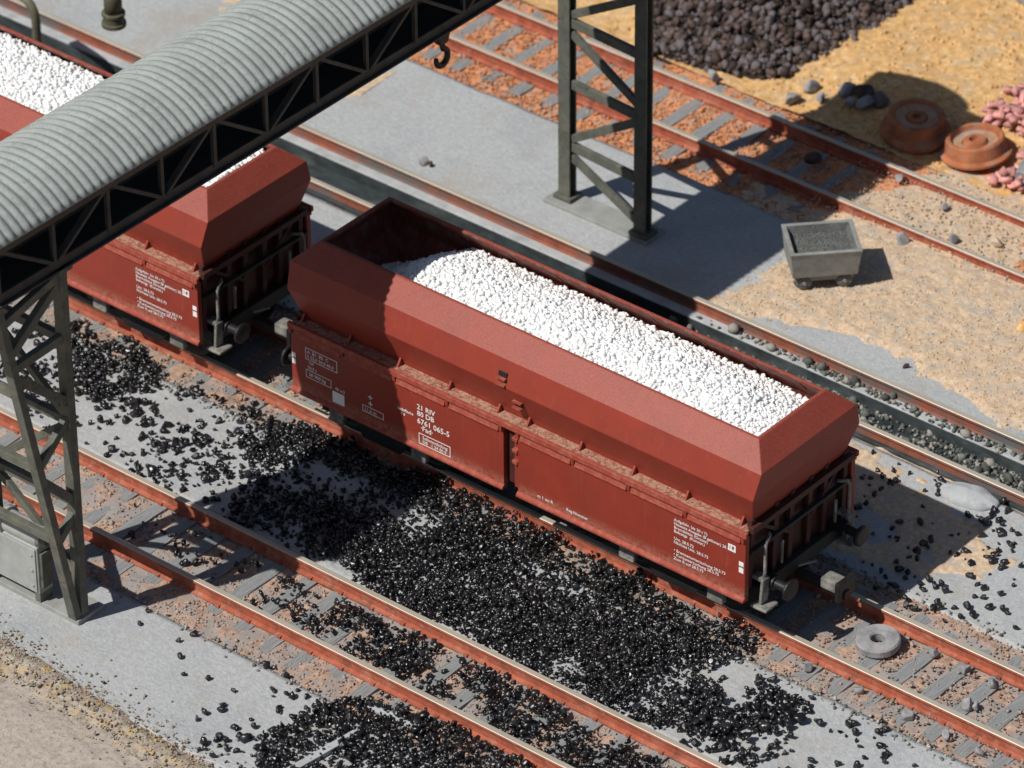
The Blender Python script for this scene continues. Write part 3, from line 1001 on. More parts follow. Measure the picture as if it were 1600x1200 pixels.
wag = make_wagon()
refine(wag)
LET = [('21 RIV', -2.13, 1.93, 0.15), ('80 DB', -2.13, 1.79, 0.15), ('6761 065-5', -2.13, 1.63, 0.16), ('\u00b7Fad\u00b7', -2.06, 1.50, 0.15),
       ('Selbstentladung', -2.02, 1.325, 0.09), ('DB   1 24 00 0', -2.02, 1.235, 0.09),
       ('Ladefl\u00e4che', -2.55, 1.735, 0.085), ('1 8', -2.48, 1.645, 0.075),
       ('A  B1  B2  C', -4.52, 2.02, 0.095), ('S 32,0 36,0 40,0', -4.52, 1.92, 0.095), ('120', -4.50, 1.80, 0.08), ('20,5 t', -4.52, 1.69, 0.09),
       ('28 900 kg', -4.50, 1.54, 0.10), ('40 m3', -3.92, 1.50, 0.09), ('+', -3.2, 1.62, 0.2), ('+', -3.2, 1.48, 0.2), ('11,6 m', -3.28, 1.36, 0.1),
       ('m 1 oo R', 0.42, 1.245, 0.09), ('Reg-Nummer', 1.02, 1.245, 0.085),
       ('Aufgefahr. bis 30 t T)', 3.22, 2.10, 0.082), ('Neueste Ausgabe (B gel\u00f6ster) 28.1.73', 3.22, 2.02, 0.082), ('Bremsk\u00f6tze (Graues)', 3.22, 1.94, 0.082), ('Befestigt  (Kunstst.)', 3.22, 1.86, 0.082),
       ('Unt. 28.5.72', 3.22, 1.71, 0.085), ('N\u00e4chste Unt. 28.5.73', 3.22, 1.63, 0.085),
       ('\u2022 Bremsenuntersuchung 28.5.73', 3.22, 1.46, 0.085), ('\u2022 Kurzuntersuchung 28.5.75', 3.22, 1.375, 0.085), ('Zum R auf 28.5.75', 3.22, 1.29, 0.085)]
RECT = [(-2.1, -1.42, 1.20, 1.43, 0.014), (-4.56, -3.86, 1.88, 2.13, 0.012), (-4.56, -4.0, 1.49, 1.66, 0.012), (-3.32, -2.86, 1.33, 1.47, 0.012),
        (-3.98, -3.72, 1.22, 1.46, None), (4.30, 4.45, 2.02, 2.16, 0.03), (4.345, 4.375, 2.03, 2.15, None), (4.64, 4.73, 1.80, 1.89, None), (4.64, 4.73, 1.66, 1.77, None), (-4.74, -4.66, 1.8, 1.9, None), (-4.74, -4.66, 1.66, 1.77, None)]
for s in (-1, 1):
    letter(wag, s, LET, RECT)
tag(wag, 'oxide red hopper wagon with all of its white stone load open to view', 'wagon', 'hopper wagons on the middle track')
wag.location = (0, 0.02, 0)
wag2 = copy_tree(wag)
wag2.location = (-11.62, 0.02, 0)
wag2['label'] = 'oxide red hopper wagon partly hidden under the corrugated gantry roof'


# white stone loads
def load(x0, label, seed, prof):
    r = np.random.default_rng(seed)
    n = 15500 if x0 == 0 else 10000
    x, y = r.uniform(-4.45, 4.62, n), r.uniform(-1.2, 1.2, n)
    z = prof(x, y)
    # inside the hopper: the wall leans in towards the rim
    lim = np.interp(z, [2.5, 3.14, 3.55, 3.9], [0.95, 1.25, 1.17, 0.84])
    xl = np.interp(z, [2.5, 3.14, 3.55, 3.9], [4.2, 4.62, 4.66, 4.46])
    k = (np.abs(y) < lim) & (np.abs(x) < xl) & (z > 2.62)
    x, y, z = x[k], y[k], z[k]
    rad = 0.026 + 0.034 * r.random(len(x)) ** 1.3
    o = lumps('stone_load', wmap(np.stack([x + x0, y, z + r.uniform(-0.03, 0.035, len(x))], -1)) + (0, 0.02, 0), rad, M_LOAD, 0, 0.07, seed, label, survey=False)
    # packed core
    gx, gy = np.meshgrid(np.linspace(-4.35, 4.5, 90), np.linspace(-1, 1, 21))
    gz = np.maximum(prof(gx, gy * 1.0) - 0.02, 2.52)
    lim = np.interp(gz, [2.5, 3.14, 3.55, 3.9], [0.95, 1.22, 1.14, 0.82])
    V = np.stack([gx + x0, gy * lim, np.maximum(prof(gx, gy * lim) - 0.002, 2.52)], -1).reshape(-1, 3)
    V = wmap(V) + (0, 0.02, 0)
    i = np.arange(gx.size).reshape(gx.shape)
    F = np.stack([i[:-1, :-1], i[:-1, 1:], i[1:, 1:], i[1:, :-1]], -1).reshape(-1, 4)
    return o, (V, F)


def prof_main(x, y):
    b_ = 3.46 + 0.05 * fbm(x, y, 0.8, 3) - 0.95 * sstep(-2.6, -4.5, x) - 0.16 * sstep(3.2, 4.5, x)
    return b_ + 0.30 * np.clip(1 - (y / 1.05) ** 2, 0, 1) + 0.05 * fbm(x, y, 2.5, 3)


def prof_left(x, y):
    return 3.72 + 0.05 * fbm(x + 9, y, 0.8, 3) + 0.16 * np.clip(1 - (y / 1.05) ** 2, 0, 1) + 0.05 * fbm(x, y, 2.5, 3)


for x0, lb, sd, pf in ((0.0, 'white crushed limestone heaped in the open wagon', 71, prof_main), (-11.6, 'white crushed limestone in the wagon under the gantry', 72, prof_left)):
    o, (V, F) = load(x0, lb, sd, pf)
    core = npmesh('load_core', V, F, M_LOAD, np.full(len(V), 0.5))
    c = link('load_core', core, o)
    tag(c, None, None, None, 'stuff')


# ------------------------------------------------------------------ gantry with corrugated roof
GR = empty('gantry', (-5.03, 0, 0))
tag(GR, 'lattice gantry with grey corrugated arched roof spanning the tracks', 'gantry')
ZB, ZC, HW = 6.71, 7.66, 0.9
Y0, Y1 = -9.6, 8.15
# corrugated arched roof
phi, w = R(46), 1.05
rad = w / math.sin(phi)
pitch_ = 0.175
ny = int((Y1 - Y0 + 0.3) / pitch_ * 8)
V, nv = [], 20
ys = np.linspace(Y0 - 0.15, Y1 + 0.15, ny)
aa = np.linspace(-phi, phi, nv)
yy, an = np.meshgrid(ys, aa, indexing='ij')
rr_ = rad + 0.017 * np.sin(2 * math.pi * yy / pitch_)
X_, Z_ = rr_ * np.sin(an), 7.78 - rad * math.cos(phi) + rr_ * np.cos(an)
yj = yy + 0.02 * fbm(yy, an * 0, 9.0, 2)
V = np.stack([X_, yj, Z_], -1).reshape(-1, 3)
i = np.arange(ny * nv).reshape(ny, nv)
F = np.stack([i[:-1, :-1], i[1:, :-1], i[1:, 1:], i[:-1, 1:]], -1).reshape(-1, 4)
me = npmesh('roof', V, F, M_ROOF)
me.shade_smooth()
ro = link('roof', me, GR)
sm = ro.modifiers.new('thick', 'SOLIDIFY')
sm.thickness = 0.02
sm.offset = -1
# chords, verticals, diagonals on both faces
YV = [-4.96 + 1.222 * k for k in range(-3, 11)]
for s in (-1, 1):
    MB().box(s * HW - 0.07, s * HW + 0.07, Y0, Y1, ZC - 0.06, ZC + 0.09).build('top_chord', M_GBROWN, GR, bevel=0.01)
    bc = MB().box(s * HW - 0.02, s * HW + 0.02, Y0, Y1, ZB, ZB + 0.16).build('bottom_chord', M_TRUSS, GR)
    MB().box(s * HW - 0.09, s * HW + 0.09, Y0, Y1, ZB - 0.03, ZB).build('chord_flange', M_TRUSS, bc)
    for k, y in enumerate(YV):
        MB().box(s * (HW + 0.0) - 0.035, s * HW + 0.035, y - 0.035, y + 0.035, ZB + 0.1, ZC).build('truss_post', M_TRUSS, GR)
    for k in range(len(YV) - 1):
        kk = k - 3
        ya, yb = YV[k], YV[k + 1]
        za, zb = (ZC - 0.03, ZB + 0.16) if kk % 2 else (ZB + 0.16, ZC - 0.03)
        MB().bar((s * HW, ya + 0.06, za), (s * HW, yb - 0.06, zb), 0.06, 0.12, (1, 0, 0)).build('truss_diagonal', M_TRUSS, GR)
MB().box(-HW + 0.03, HW - 0.03, Y0, Y1, ZB + 0.05, ZB + 0.10).build('deck', M_DECK, GR)
MB().box(-0.45, 0.45, Y0 + 0.2, Y1 - 0.2, ZB + 0.35, ZB + 0.62).build('conveyor', M_DECK, GR, bevel=0.03)
MB().box(-0.09, 0.09, Y0, Y1, ZB - 0.16, ZB + 0.04).build('crane_rail', M_GANTRY, GR)
for y in (Y0 + 0.02, Y1 - 0.02):
    MB().box(-HW, HW, y - 0.03, y + 0.03, ZB, ZC + 0.05).build('end_panel', M_GANTRY, GR)


def hsec(x, y, w_, d_, z0, z1, t=0.035):
    b = MB()
    x0, x1, y0, y1 = x - w_ / 2, x + w_ / 2, y - d_ / 2, y + d_ / 2
    pr_ = [(x0, y0), (x1, y0), (x1, y0 + t), (x + t / 2, y0 + t), (x + t / 2, y1 - t), (x1, y1 - t), (x1, y1), (x0, y1), (x0, y1 - t), (x - t / 2, y1 - t), (x - t / 2, y0 + t), (x0, y0 + t)]
    b.prism(pr_, z0, z1, 'z')
    return b


MB().box(HW + 0.12, HW + 0.68, 6.7, 8.1, ZB - 0.05, ZB + 1.25).build('drive_cabin', M_GANTRY, GR, bevel=0.02)
# right tower (two posts and a zigzag lattice between them)
YT = 7.27
sl_ = MB().box(-1.22, 1.14, YT - 0.26, YT + 0.30, -0.05, 0.07).build('footing', M_BASE, GR, bevel=0.012)
for s in (-1, 1):
    MB().box(s * 0.91 - 0.2, s * 0.91 + 0.2, YT - 0.17 - s * 0.06, YT + 0.19 - s * 0.06, 0.07, 0.15).build('post_base', M_GANTRY, GR, bevel=0.01)
    hsec(s * 0.91, YT - s * 0.06, 0.26, 0.20, 0.15, ZB - 0.03).build('post', M_GANTRY, GR)
hz = [1.14, 2.44, 3.70, 4.95, 6.2]
for z in hz:
    MB().bar((-0.78, YT + 0.05, z + 0.06), (0.78, YT - 0.07, z + 0.06), 0.09, 0.18).build('cross_bar', M_GANTRY, GR, bevel=0.006)
dg_ = [(-1, 0.98, 1, 0.32), (-1, 1.36, 1, 2.36), (-1, 3.54, 1, 2.75), (-1, 3.92, 1, 4.85), (-1, 6.05, 1, 5.18)]
for a, za, c, zb in dg_:
    MB().bar((a * 0.78, YT + 0.05, za), (c * 0.78, YT - 0.07, zb), 0.15, 0.09, (0, 1, 0)).build('diagonal_brace', M_GANTRY, GR, bevel=0.006)

# left tower (two tapered legs: an upright and a raked member with lacing)
YL = -7.31
MB().box(-1.35, 1.03, YL - 0.21, YL + 0.40, -0.05, 0.09).build('footing', M_BASE, GR, bevel=0.015)
top = 6.6
rk = lambda z: YL - 0.15 - 1.2 * (z - 0.1) / 6.2     # raked member
for s in (-1, 1):
    x = s * 0.90
    MB().bar((x, YL, 0.09), (x, YL, ZB), 0.19, 0.16, (0, 1, 0)).build('leg_upright', M_GANTRY, GR, bevel=0.012)
    MB().bar((x, rk(0.09), 0.09), (x, rk(top), top + 0.1), 0.18, 0.14, (0, 1, 0)).build('leg_raker', M_GANTRY, GR, bevel=0.012)
    zs = [1.7, 2.35, 3.0, 3.75, 4.35, 5.35, 4.95, 6.75]
    lac = [('u', 2.1, 'r', 1.7), ('u', 2.3, 'r', 3.1), ('u', 3.95, 'r', 3.3), ('u', 4.2, 'r', 5.25), ('u', 5.45, 'r', 5.4), ('r', 5.65, 'u', 6.5), ('r', 6.3, 'u', 6.6)]
    for a, za, c, zb in lac:
        pa = (x, YL if a == 'u' else rk(za), za)
        pb = (x, YL if c == 'u' else rk(zb), zb)
        MB().bar(pa, pb, 0.15, 0.12, (1, 0, 0)).build('lacing', M_GANTRY, GR, bevel=0.01)
for z in (2.3, 3.85, 5.4):
    MB().bar((-0.83, YL, z), (0.83, YL, z), 0.12, 0.15).build('cross_bar', M_GANTRY, GR, bevel=0.01)
    MB().bar((-0.83, rk(z - 0.5), z - 0.5), (0.83, rk(z - 0.5), z - 0.5), 0.12, 0.14).build('cross_bar', M_GANTRY, GR, bevel=0.01)
for za, zb in ((2.2, 0.9), (2.4, 3.75), (5.3, 3.95)):
    MB().bar((-0.83, YL, za), (0.83, YL, zb), 0.13, 0.10, (0, 1, 0)).build('diagonal_brace', M_GANTRY, GR, bevel=0.01)
MB().box(-HW - 0.05, HW + 0.05, YL - 0.25, YL + 0.25, ZB - 0.12, ZB).build('bearing_plate', M_GANTRY, GR)

# hook block hanging from the crane rail
hk = empty('crane_hook', (-5.0, 2.83, -0.31))
tag(hk, 'dark iron hook block hanging below the gantry beam', 'hook')
b = MB()
b.prism([(-0.17, 6.72), (0.17, 6.72), (0.20, 6.3), (0.10, 6.02), (-0.10, 6.02), (-0.20, 6.3)], -0.07, 0.07, 'x')
b.build('hook_block', M_HOOK, hk, bevel=0.02)
b = MB()
b.lathe([(0.15, -0.05), (0.15, 0.05)], 20, (0, 0, 6.35), 'x')
b.v = [(p[0] * 2.2, p[1], p[2]) for p in b.v]
b.build('sheave', M_HOOK, hk)
MB().tube([(0, -0.1, 6.5), (0, -0.1, 6.95)], 0.02, 6).build('rope', M_HOOK, hk)
MB().tube([(0, 0.1, 6.5), (0, 0.1, 6.95)], 0.02, 6).build('rope', M_HOOK, hk)
pth = [(0, 0.02, 6.06), (0, 0.02, 5.93)]
for j in range(15):
    a = R(75 - 19 * j)
    pth.append((0, 0.0 + 0.15 * math.cos(a), 5.745 + 0.155 * math.sin(a)))
MB().tube(pth, [0.045, 0.05] + [0.055] * 8 + [0.058] * 4 + [0.05, 0.045, 0.035], 10).build('hook', M_HOOK, hk, smooth=True)

# winch on the left footing
wn_ = empty('winch', (-5.24, -7.36, 0.09))
tag(wn_, 'grey riveted winch housing with motor standing at the gantry leg', 'winch')
MB().box(-0.85, 0.44, -0.20, 0.12, 0.18, 1.10).build('housing', M_WINCH, wn_, bevel=0.02)
MB().box(-0.82, 0.41, -0.225, -0.202, 0.22, 1.06).build('cover_plate', M_WINCH, wn_, bevel=0.008)
for x in (-0.75, 0.33):
    for z in (0.34, 0.64, 0.94):
        MB().lathe([(0.03, -0.225), (0.028, -0.24), (0.0001, -0.25)], 8, (x, 0, z), 'y').build('rivet', M_WINCH, wn_)
for x in (-0.76, 0.36):
    MB().box(x - 0.06, x + 0.06, -0.17, 0.1, 0.0, 0.18).build('foot', M_GANTRY, wn_)
MB().lathe([(0.16, -0.40), (0.19, -0.39), (0.19, 0.36), (0.15, 0.40)], 24, (0.05, -0.02, 1.22), 'x').build('motor', M_WINCH, wn_)
MB().lathe([(0.24, -0.46), (0.24, -0.38)], 24, (0.05, -0.02, 1.22), 'x').build('motor_flange', M_WINCH, wn_, bevel=0.01)
MB().lathe([(0.12, 0.40), (0.11, 0.50)], 20, (0.05, -0.02, 1.22), 'x').build('motor_cap', M_GANTRY, wn_)
MB().box(0.44, 0.50, -0.16, 0.08, 0.3, 0.98).build('gear_cover', M_GANTRY, wn_, bevel=0.01)

# ------------------------------------------------------------------ small things
# tub cart
ct = empty('tub_cart', (-0.80, 8.06, 0.085), R(46.5))
tag(ct, 'grey mine tub cart standing on the pale sand', 'cart')
hx_, hy_, zt, zb_ = 0.64, 0.525, 0.83, 0.29
rings = [(hx_ - 0.06, hy_ - 0.09, zb_), (hx_ - 0.02, hy_ - 0.03, zt - 0.12), (hx_, hy_, zt), (hx_ - 0.085, hy_ - 0.085, zt), (hx_ - 0.13, hy_ - 0.13, zt - 0.14), (hx_ - 0.17, hy_ - 0.17, zb_ + 0.12)]
b = MB()
v = []
for x, y, z in rings:
    v += [(-x, -y, z), (x, -y, z), (x, y, z), (-x, y, z)]
f = [(i * 4 + j, i * 4 + (j + 1) % 4, (i + 1) * 4 + (j + 1) % 4, (i + 1) * 4 + j) for i in range(5) for j in range(4)] + [(3, 2, 1, 0), (20, 21, 22, 23)]
b.add(v, f)
b.mi = [0] * 12 + [1] * 8 + [0, 1]
b.build('tub', [M_CART, M_TUBIN], ct, bevel=0.012)
for s in (-1, 1):
    MB().box(-0.52, 0.52, s * 0.30 - 0.05, s * 0.30 + 0.05, 0.16, 0.29).build('frame_beam', M_CART, ct, bevel=0.012)
    for q in (-1, 1):
        b = MB()
        b.lathe([(0.05, -0.06), (0.07, -0.05), (0.125, -0.045), (0.14, -0.03), (0.14, 0.03), (0.17, 0.035), (0.17, 0.06), (0.05, 0.06)], 20, (0, 0, 0), 'y')
        b.v = [(p[0] + q * 0.36, -s * p[1] * -1 * -1 + s * 0.33, p[2] * 0.88 + 0.13) for p in b.v]
        b.build('wheel', M_CWHEEL, ct)
MB().box(-0.535, 0.535, -0.415, 0.415, 0.36, zt - 0.165).build('filling', M_TUBIN, ct)
MB().tube([(0.36, -0.42, 0.15), (0.36, 0.42, 0.15)], 0.035, 8).build('axle', M_CART, ct)
MB().tube([(-0.36, -0.42, 0.15), (-0.36, 0.42, 0.15)], 0.035, 8).build('axle', M_CART, ct)

# dark grit filling the tub
r9 = np.random.default_rng(17)
gx, gy = r9.uniform(-0.53, 0.53, 2600), r9.uniform(-0.41, 0.41, 2600)
ca, sa = math.cos(R(46.5)), math.sin(R(46.5))
gz = 0.085 + zt - 0.16 + 0.02 * fbm(gx, gy, 4.0, 3)
P_ = np.stack([-0.80 + gx * ca - gy * sa, 8.06 + gx * sa + gy * ca, gz], -1)
lumps('tub_load', P_, r9.uniform(0.010, 0.022, len(gx)), M_TUBIN, 0, 0.08, 18, 'dark grey grit filling the tub cart', survey=False)
# grey ring lying on the wagon track
rg = MB()
rg.lathe([(0.115, 0.0), (0.345, 0.0), (0.365, 0.03), (0.365, 0.13), (0.34, 0.16), (0.135, 0.165), (0.115, 0.14), (0.115, 0.0)], 40)
o = rg.build('stone_ring', M_STONE, None, loc=(6.27, 0.14, 0.0), rot=(R(3), R(-3), 0.4))
me_n = np.zeros(len(o.data.vertices) * 3)
o.data.vertices.foreach_get('co', me_n)
o.data.vertices.foreach_set('co', me_n)
tag(o, 'thick grey ring with a round hole lying between the rails behind the wagon', 'ring')


def loco_wheel(x, y, flip, label, z, tilt):
    root = empty('rusty_wheel', (x, y, z))
    root.rotation_euler = tilt
    tag(root, label, 'wheel', 'rusty wheels by the brick rubble')
    if not flip:
        p = [(0.0001, 0.0), (0.64, 0.0), (0.66, 0.03), (0.66, 0.09), (0.60, 0.13), (0.55, 0.15), (0.53, 0.40), (0.50, 0.42), (0.42, 0.42), (0.40, 0.36), (0.20, 0.33), (0.18, 0.38), (0.08, 0.39), (0.07, 0.3), (0.0001, 0.3)]
    else:
        p = [(0.0001, 0.0), (0.56, 0.0), (0.66, 0.04), (0.66, 0.09), (0.58, 0.13), (0.54, 0.36), (0.51, 0.39), (0.45, 0.38), (0.42, 0.27), (0.24, 0.25), (0.20, 0.33), (0.11, 0.34), (0.10, 0.24), (0.0001, 0.24)]
    MB().lathe(p, 44).build('wheel_disc', M_WRUST, root, bevel=0.008)
    MB().lathe([(0.21, 0.33), (0.40, 0.35), (0.40, 0.372), (0.21, 0.352), (0.21, 0.33)] if not flip else [(0.25, 0.245), (0.42, 0.265), (0.42, 0.285), (0.25, 0.265), (0.25, 0.245)], 40).build('wheel_face', M_WFACE, root)
    return root


loco_wheel(-2.33, 13.0, False, 'rusty flanged wheel lying flat, in the gantry shadow', 0.10, (R(3), R(4), 0))
loco_wheel(-1.02, 13.08, True, 'rusty flanged wheel lying flat in sunlight against the pink bricks', 0.10, (R(-5), R(-5), 1.0))
# grey block and ring at the frame's edge
b = MB()
b.box(-0.28, 0.28, -0.22, 0.22, 0, 0.34)
o = b.build('concrete_block', M_STONE, None, bevel=0.03, loc=(0.30, 12.95, 0.06), rot=(0, R(4), R(20)))
tag(o, 'small grey concrete block beside the sunlit rusty wheel', 'block')
b = MB()
b.lathe([(0.22, 0.0), (0.50, 0.0), (0.52, 0.05), (0.50, 0.2), (0.3, 0.22), (0.22, 0.18), (0.22, 0.0)], 32)
o = b.build('stone_ring', M_STONE, None, loc=(-3.35, 18.45, 0.22), rot=(R(6), R(-8), 0))
tag(o, 'grey stone ring lying on the orange sand beyond the wheels', 'ring')

# single stones
STN = [(-4.13, 13.22, .17, M_STONE), (-4.1, 13.79, .15, M_STONE), (-3.69, 13.58, .13, M_STONE), (-3.43, 14.09, .17, M_STONE), (-3.13, 14.2, .2, M_HEAP), (-2.75, 14.2, .22, M_HEAP),
       (-2.95, 13.95, .18, M_STONE), (-3.2, 13.8, .13, M_STONE), (-2.58, 11.65, .17, M_HEAP), (0.17, 10.48, .14, M_STONE), (3.45, 9.5, .16, M_SANDO), (-4.25, 18.3, .14, M_STONE), (2.42, 7.16, .06, M_HEAP),
       (-8.35, 7.0, .09, M_STONE), (-8.2, 7.02, .07, M_HEAP), (-5.8, 12.95, .12, M_STONE), (-1.0, 12.2, .09, M_STONE), (0.9, 11.1, .12, M_STONE), (1.6, 11.5, .12, M_SAND), (0.2, 11.9, .09, M_STONE)]
SLB = {'grey_stone': 'rough grey stone lying on the sand near the far track', 'dark_ore': 'single dark ore lump fallen away from the heap',
       'sand_orange': 'orange sandstone lump lying on the pale sand', 'sand_pale': 'pale sandstone lump beside the far rails'}
vs12, F12 = lump_variants(2, 12, 0.03, 77)
for i, (x, y, r0, m_) in enumerate(STN):
    me = npmesh('stone', vs12[i % 12] * r0, F12, m_, np.full(len(vs12[0]), 0.3 + 0.4 * (i % 2)))
    me.shade_smooth()
    o = link('stone', me, None, 0, WL(x, y, r0 * 0.55 + (0.08 if y > 10.5 else 0.02)), (i, i * 2.1, i * 0.7))
    tag(o, SLB[m_.name], 'stone', 'loose stones')
# fastener sized stones on the sleeper ends of the wagon track
for i, (x, y) in enumerate(((6.6, 0.95), (7.35, 0.52), (7.95, 0.5), (8.5, 0.48), (6.9, -1.05), (7.9, -1.1), (8.65, -1.12), (9.3, -1.15), (5.9, -1.1), (8.5, -0.25), (8.62, -0.2))):
    me = npmesh('stone', vs12[(i * 5) % 12] * 0.10, F12, M_STONE)
    me.shade_smooth()
    o = link('stone', me, None, 0, WL(x, y, 0.02), (i * 1.3, i, i * 0.4))
    tag(o, 'rounded grey stone lying beside the rail of the wagon track', 'stone', 'stones on the sleepers')

# grey sandbag shaped lump behind the wagon
th, ph = np.meshgrid(np.linspace(0, 2 * np.pi, 40, endpoint=False), np.linspace(0.0, np.pi / 2 + 0.25, 14))
rr_ = 1 + 0.3 * fbm(np.cos(th) * np.sin(ph) * 2 + 9, np.sin(th) * np.sin(ph) * 2, 1.3, 5)
V = np.stack([0.55 * rr_ * np.sin(ph) * np.cos(th), 0.30 * rr_ * np.sin(ph) * np.sin(th), 0.16 * rr_ * np.cos(ph)], -1)
i = np.arange(th.size).reshape(th.shape)
F = np.stack([i[:-1], np.roll(i[:-1], -1, 1), np.roll(i[1:], -1, 1), i[1:]], -1).reshape(-1, 4)
me = npmesh('cement_lump', V.reshape(-1, 3), F[:, ::-1], M_CONC2)
me.shade_smooth()
o = link('cement_lump', me, None, 0, WL(5.42, 4.56, 0.02), (0, 0, R(8)))
tag(o, 'pale grey wrinkled cement lump lying beside the pit rail', 'cement lump')

# pale kerb strips under the coal in front
o = MB().box(0.8, 1.95, -6.26, -6.12, 0.0, 0.07).build('kerb_strip', M_CONC2, None, bevel=0.01)
tag(o, 'short pale kerb strip beside the front rail, coal all round', 'kerb')
o = MB().bar((1.35, -6.75, 0.05), (1.15, -8.3, 0.05), 0.14, 0.08).build('kerb_strip', M_CONC2, None, bevel=0.01)
tag(o, 'pale kerb strip crossing the front concrete under the coal', 'kerb')

# spout of a water crane (its column stands outside the picture)
wc = empty('water_crane', (-17.4, 9.0, 0))
tag(wc, 'olive iron water crane with a downturned collared spout', 'water crane')
ex, ey = -13.1 + 17.4, 3.26 - 9.0
d = Vector((ex, ey, 0))
MB().tube([(0, 0, 0), (0, 0, 4.1)], 0.2, 16).build('column', M_OLIVE, wc, smooth=True)
MB().lathe([(0.34, 0.0), (0.34, 0.06), (0.24, 0.12), (0.22, 0.3)], 20).build('column_foot', M_OLIVE, wc)
pth = [Vector((0, 0, 4.1)), d * 0.05 + Vector((0, 0, 4.15)), d * 0.9 + Vector((0, 0, 4.0)), d * 0.955 + Vector((0, 0, 3.93)), d * 0.985 + Vector((0, 0, 3.75)), d + Vector((0, 0, 3.45)), d + Vector((0, 0, 3.12))]
MB().tube(pth, [0.17, 0.17, 0.165, 0.165, 0.165, 0.165, 0.165], 18).build('arm', M_OLIVE, wc, smooth=True)
MB().lathe([(0.17, 3.16), (0.215, 3.15), (0.215, 3.10), (0.195, 3.08), (0.195, 2.96), (0.225, 2.95), (0.225, 2.88), (0.16, 2.88), (0.15, 3.0)], 24, (d.x, d.y, 0)).build('collar', M_OLIVE, wc)
# bent standpipe behind the covered wagon
pth = [(0, 0, -0.02), (0, 0, 1.45), (-0.03, 0, 1.62), (-0.12, 0.02, 1.73), (-0.28, 0.05, 1.79), (-0.6, 0.1, 1.82), (-1.2, 0.2, 1.83)]
o = MB().tube(pth, 0.085, 14).build('standpipe', M_OLIVE, None, smooth=True, loc=(-16.05, 4.2, 0))
tag(o, 'olive bent standpipe between the covered wagon and the pit', 'pipe')

# ------------------------------------------------------------------ coal
P1 = [(-2.9, -3.75), (-2.93, -1.84), (-2.48, -0.99), (-1.79, -0.62), (0.23, -0.72), (1.76, -0.86), (3.48, -0.99), (4.73, -0.85), (4.89, -1.17), (4.63, -2.45), (5.38, -3.53), (5.07, -4.02), (1.44, -4.1), (-0.72, -4.1)]
P2 = [(-5.87, -2.79), (-5.44, -1.41), (-4.57, -0.9), (-2.48, -1.0), (-2.82, -4.0), (-4.2, -4.0)]
P3 = [(-9.85, -1.79), (-8.9, -0.9), (-7.46, -1.61), (-7.91, -2.7), (-8.6, -2.9)]
P4 = [(-2.4, -4.5), (-0.94, -4.42), (1.66, -4.45), (3.4, -4.5), (6.5, -4.5), (6.5, -5.6), (1.85, -5.6), (-0.79, -5.55), (-2.1, -5.29)]
P5 = [(0.4, -8.66), (0.07, -7.61), (0.57, -6.5), (1.47, -5.95), (6.3, -5.9), (5.3, -9.5), (0.65, -9.3)]
P6 = [(4.63, -2.45), (6.4, -1.81), (6.9, -3.6), (5.8, -4.2), (5.2, -3.46)]
P7 = [(3.14, 4.56), (4.98, 4.7), (6.21, 4.8), (7.35, 3.27), (5.92, 2.0), (5.0, 1.75), (3.4, 2.4)]
P8 = [(-8.8, -2.4), (-7.7, -1.2), (-4.74, -1.1), (-4.6, -2.24), (-5.3, -4.0), (-6.24, -4.0)]
P9 = [(-11.5, -3.4), (-10, -1.0), (-8.5, -1.0), (-8.4, -3.9)]


def zsurf(x, y):
    z = np.where(np.abs(y - YA) < 1.0, -0.04, 0.0)
    return np.where(np.abs(y) < 1.4, -0.03, z)


def blue(poly, sp, jit, r, keep, clump=0.0, cs=1.2):
    p = np.array(poly)
    x0, y0 = p.min(0)
    x1, y1 = p.max(0)
    gx, gy = np.meshgrid(np.arange(x0, x1, sp), np.arange(y0, y1, sp))
    x = gx.ravel() + r.uniform(-jit, jit, gx.size) * sp
    y = gy.ravel() + r.uniform(-jit, jit, gx.size) * sp
    k = inpoly(x + 0.5 * fbm(x, y, 1.6, 3), y + 0.5 * fbm(y, x, 1.6, 3), poly)
    c = fbm(x + 3, y - 8, cs, 4)
    k &= r.random(len(x)) < keep * np.clip(1 + clump * (c * 5), 0, 2)
    for yy in (YA - G, YA + G, -G, G):
        k &= np.abs(y - yy) > 0.09
    return x[k], y[k]


rc = np.random.default_rng(91)
cx, cy, cz, cr, cl = [], [], [], [], []


def addcoal(poly, sp, keep, clump, layers, rr, cs=1.2):
    for l in range(layers):
        x, y = blue(poly, sp, 0.5, rc, keep if l == 0 else keep * 0.6, clump if l == 0 else clump * 1.3, cs)
        if l == 0:                                  # ragged fringe of strays round the spill
            q = rc.random(len(x)) < 0.16
            fx, fy = x[q] + rc.normal(0, 0.42, q.sum()), y[q] + rc.normal(0, 0.42, q.sum())
            ok = np.ones(len(fx), bool)
            for yy in (YA - G, YA + G, -G, G):
                ok &= np.abs(fy - yy) > 0.1
            ok &= ~((np.abs(fy) < 0.95) & (fx < 4.9))
            x, y = np.concatenate([x, fx[ok]]), np.concatenate([y, fy[ok]])
        r = rr[0] * 0.7 + (rr[1] * 1.15 - rr[0] * 0.7) * rc.random(len(x)) ** 1.5
        cx.append(x)
        cy.append(y)
        cr.append(r)
        cl.append(np.full(len(x), 0 if l < layers - 1 else 1))
        cz.append(zsurf(x, y) + r * 0.55 + l * 0.06 + (rc.random(len(x)) * 0.04 if l else 0))


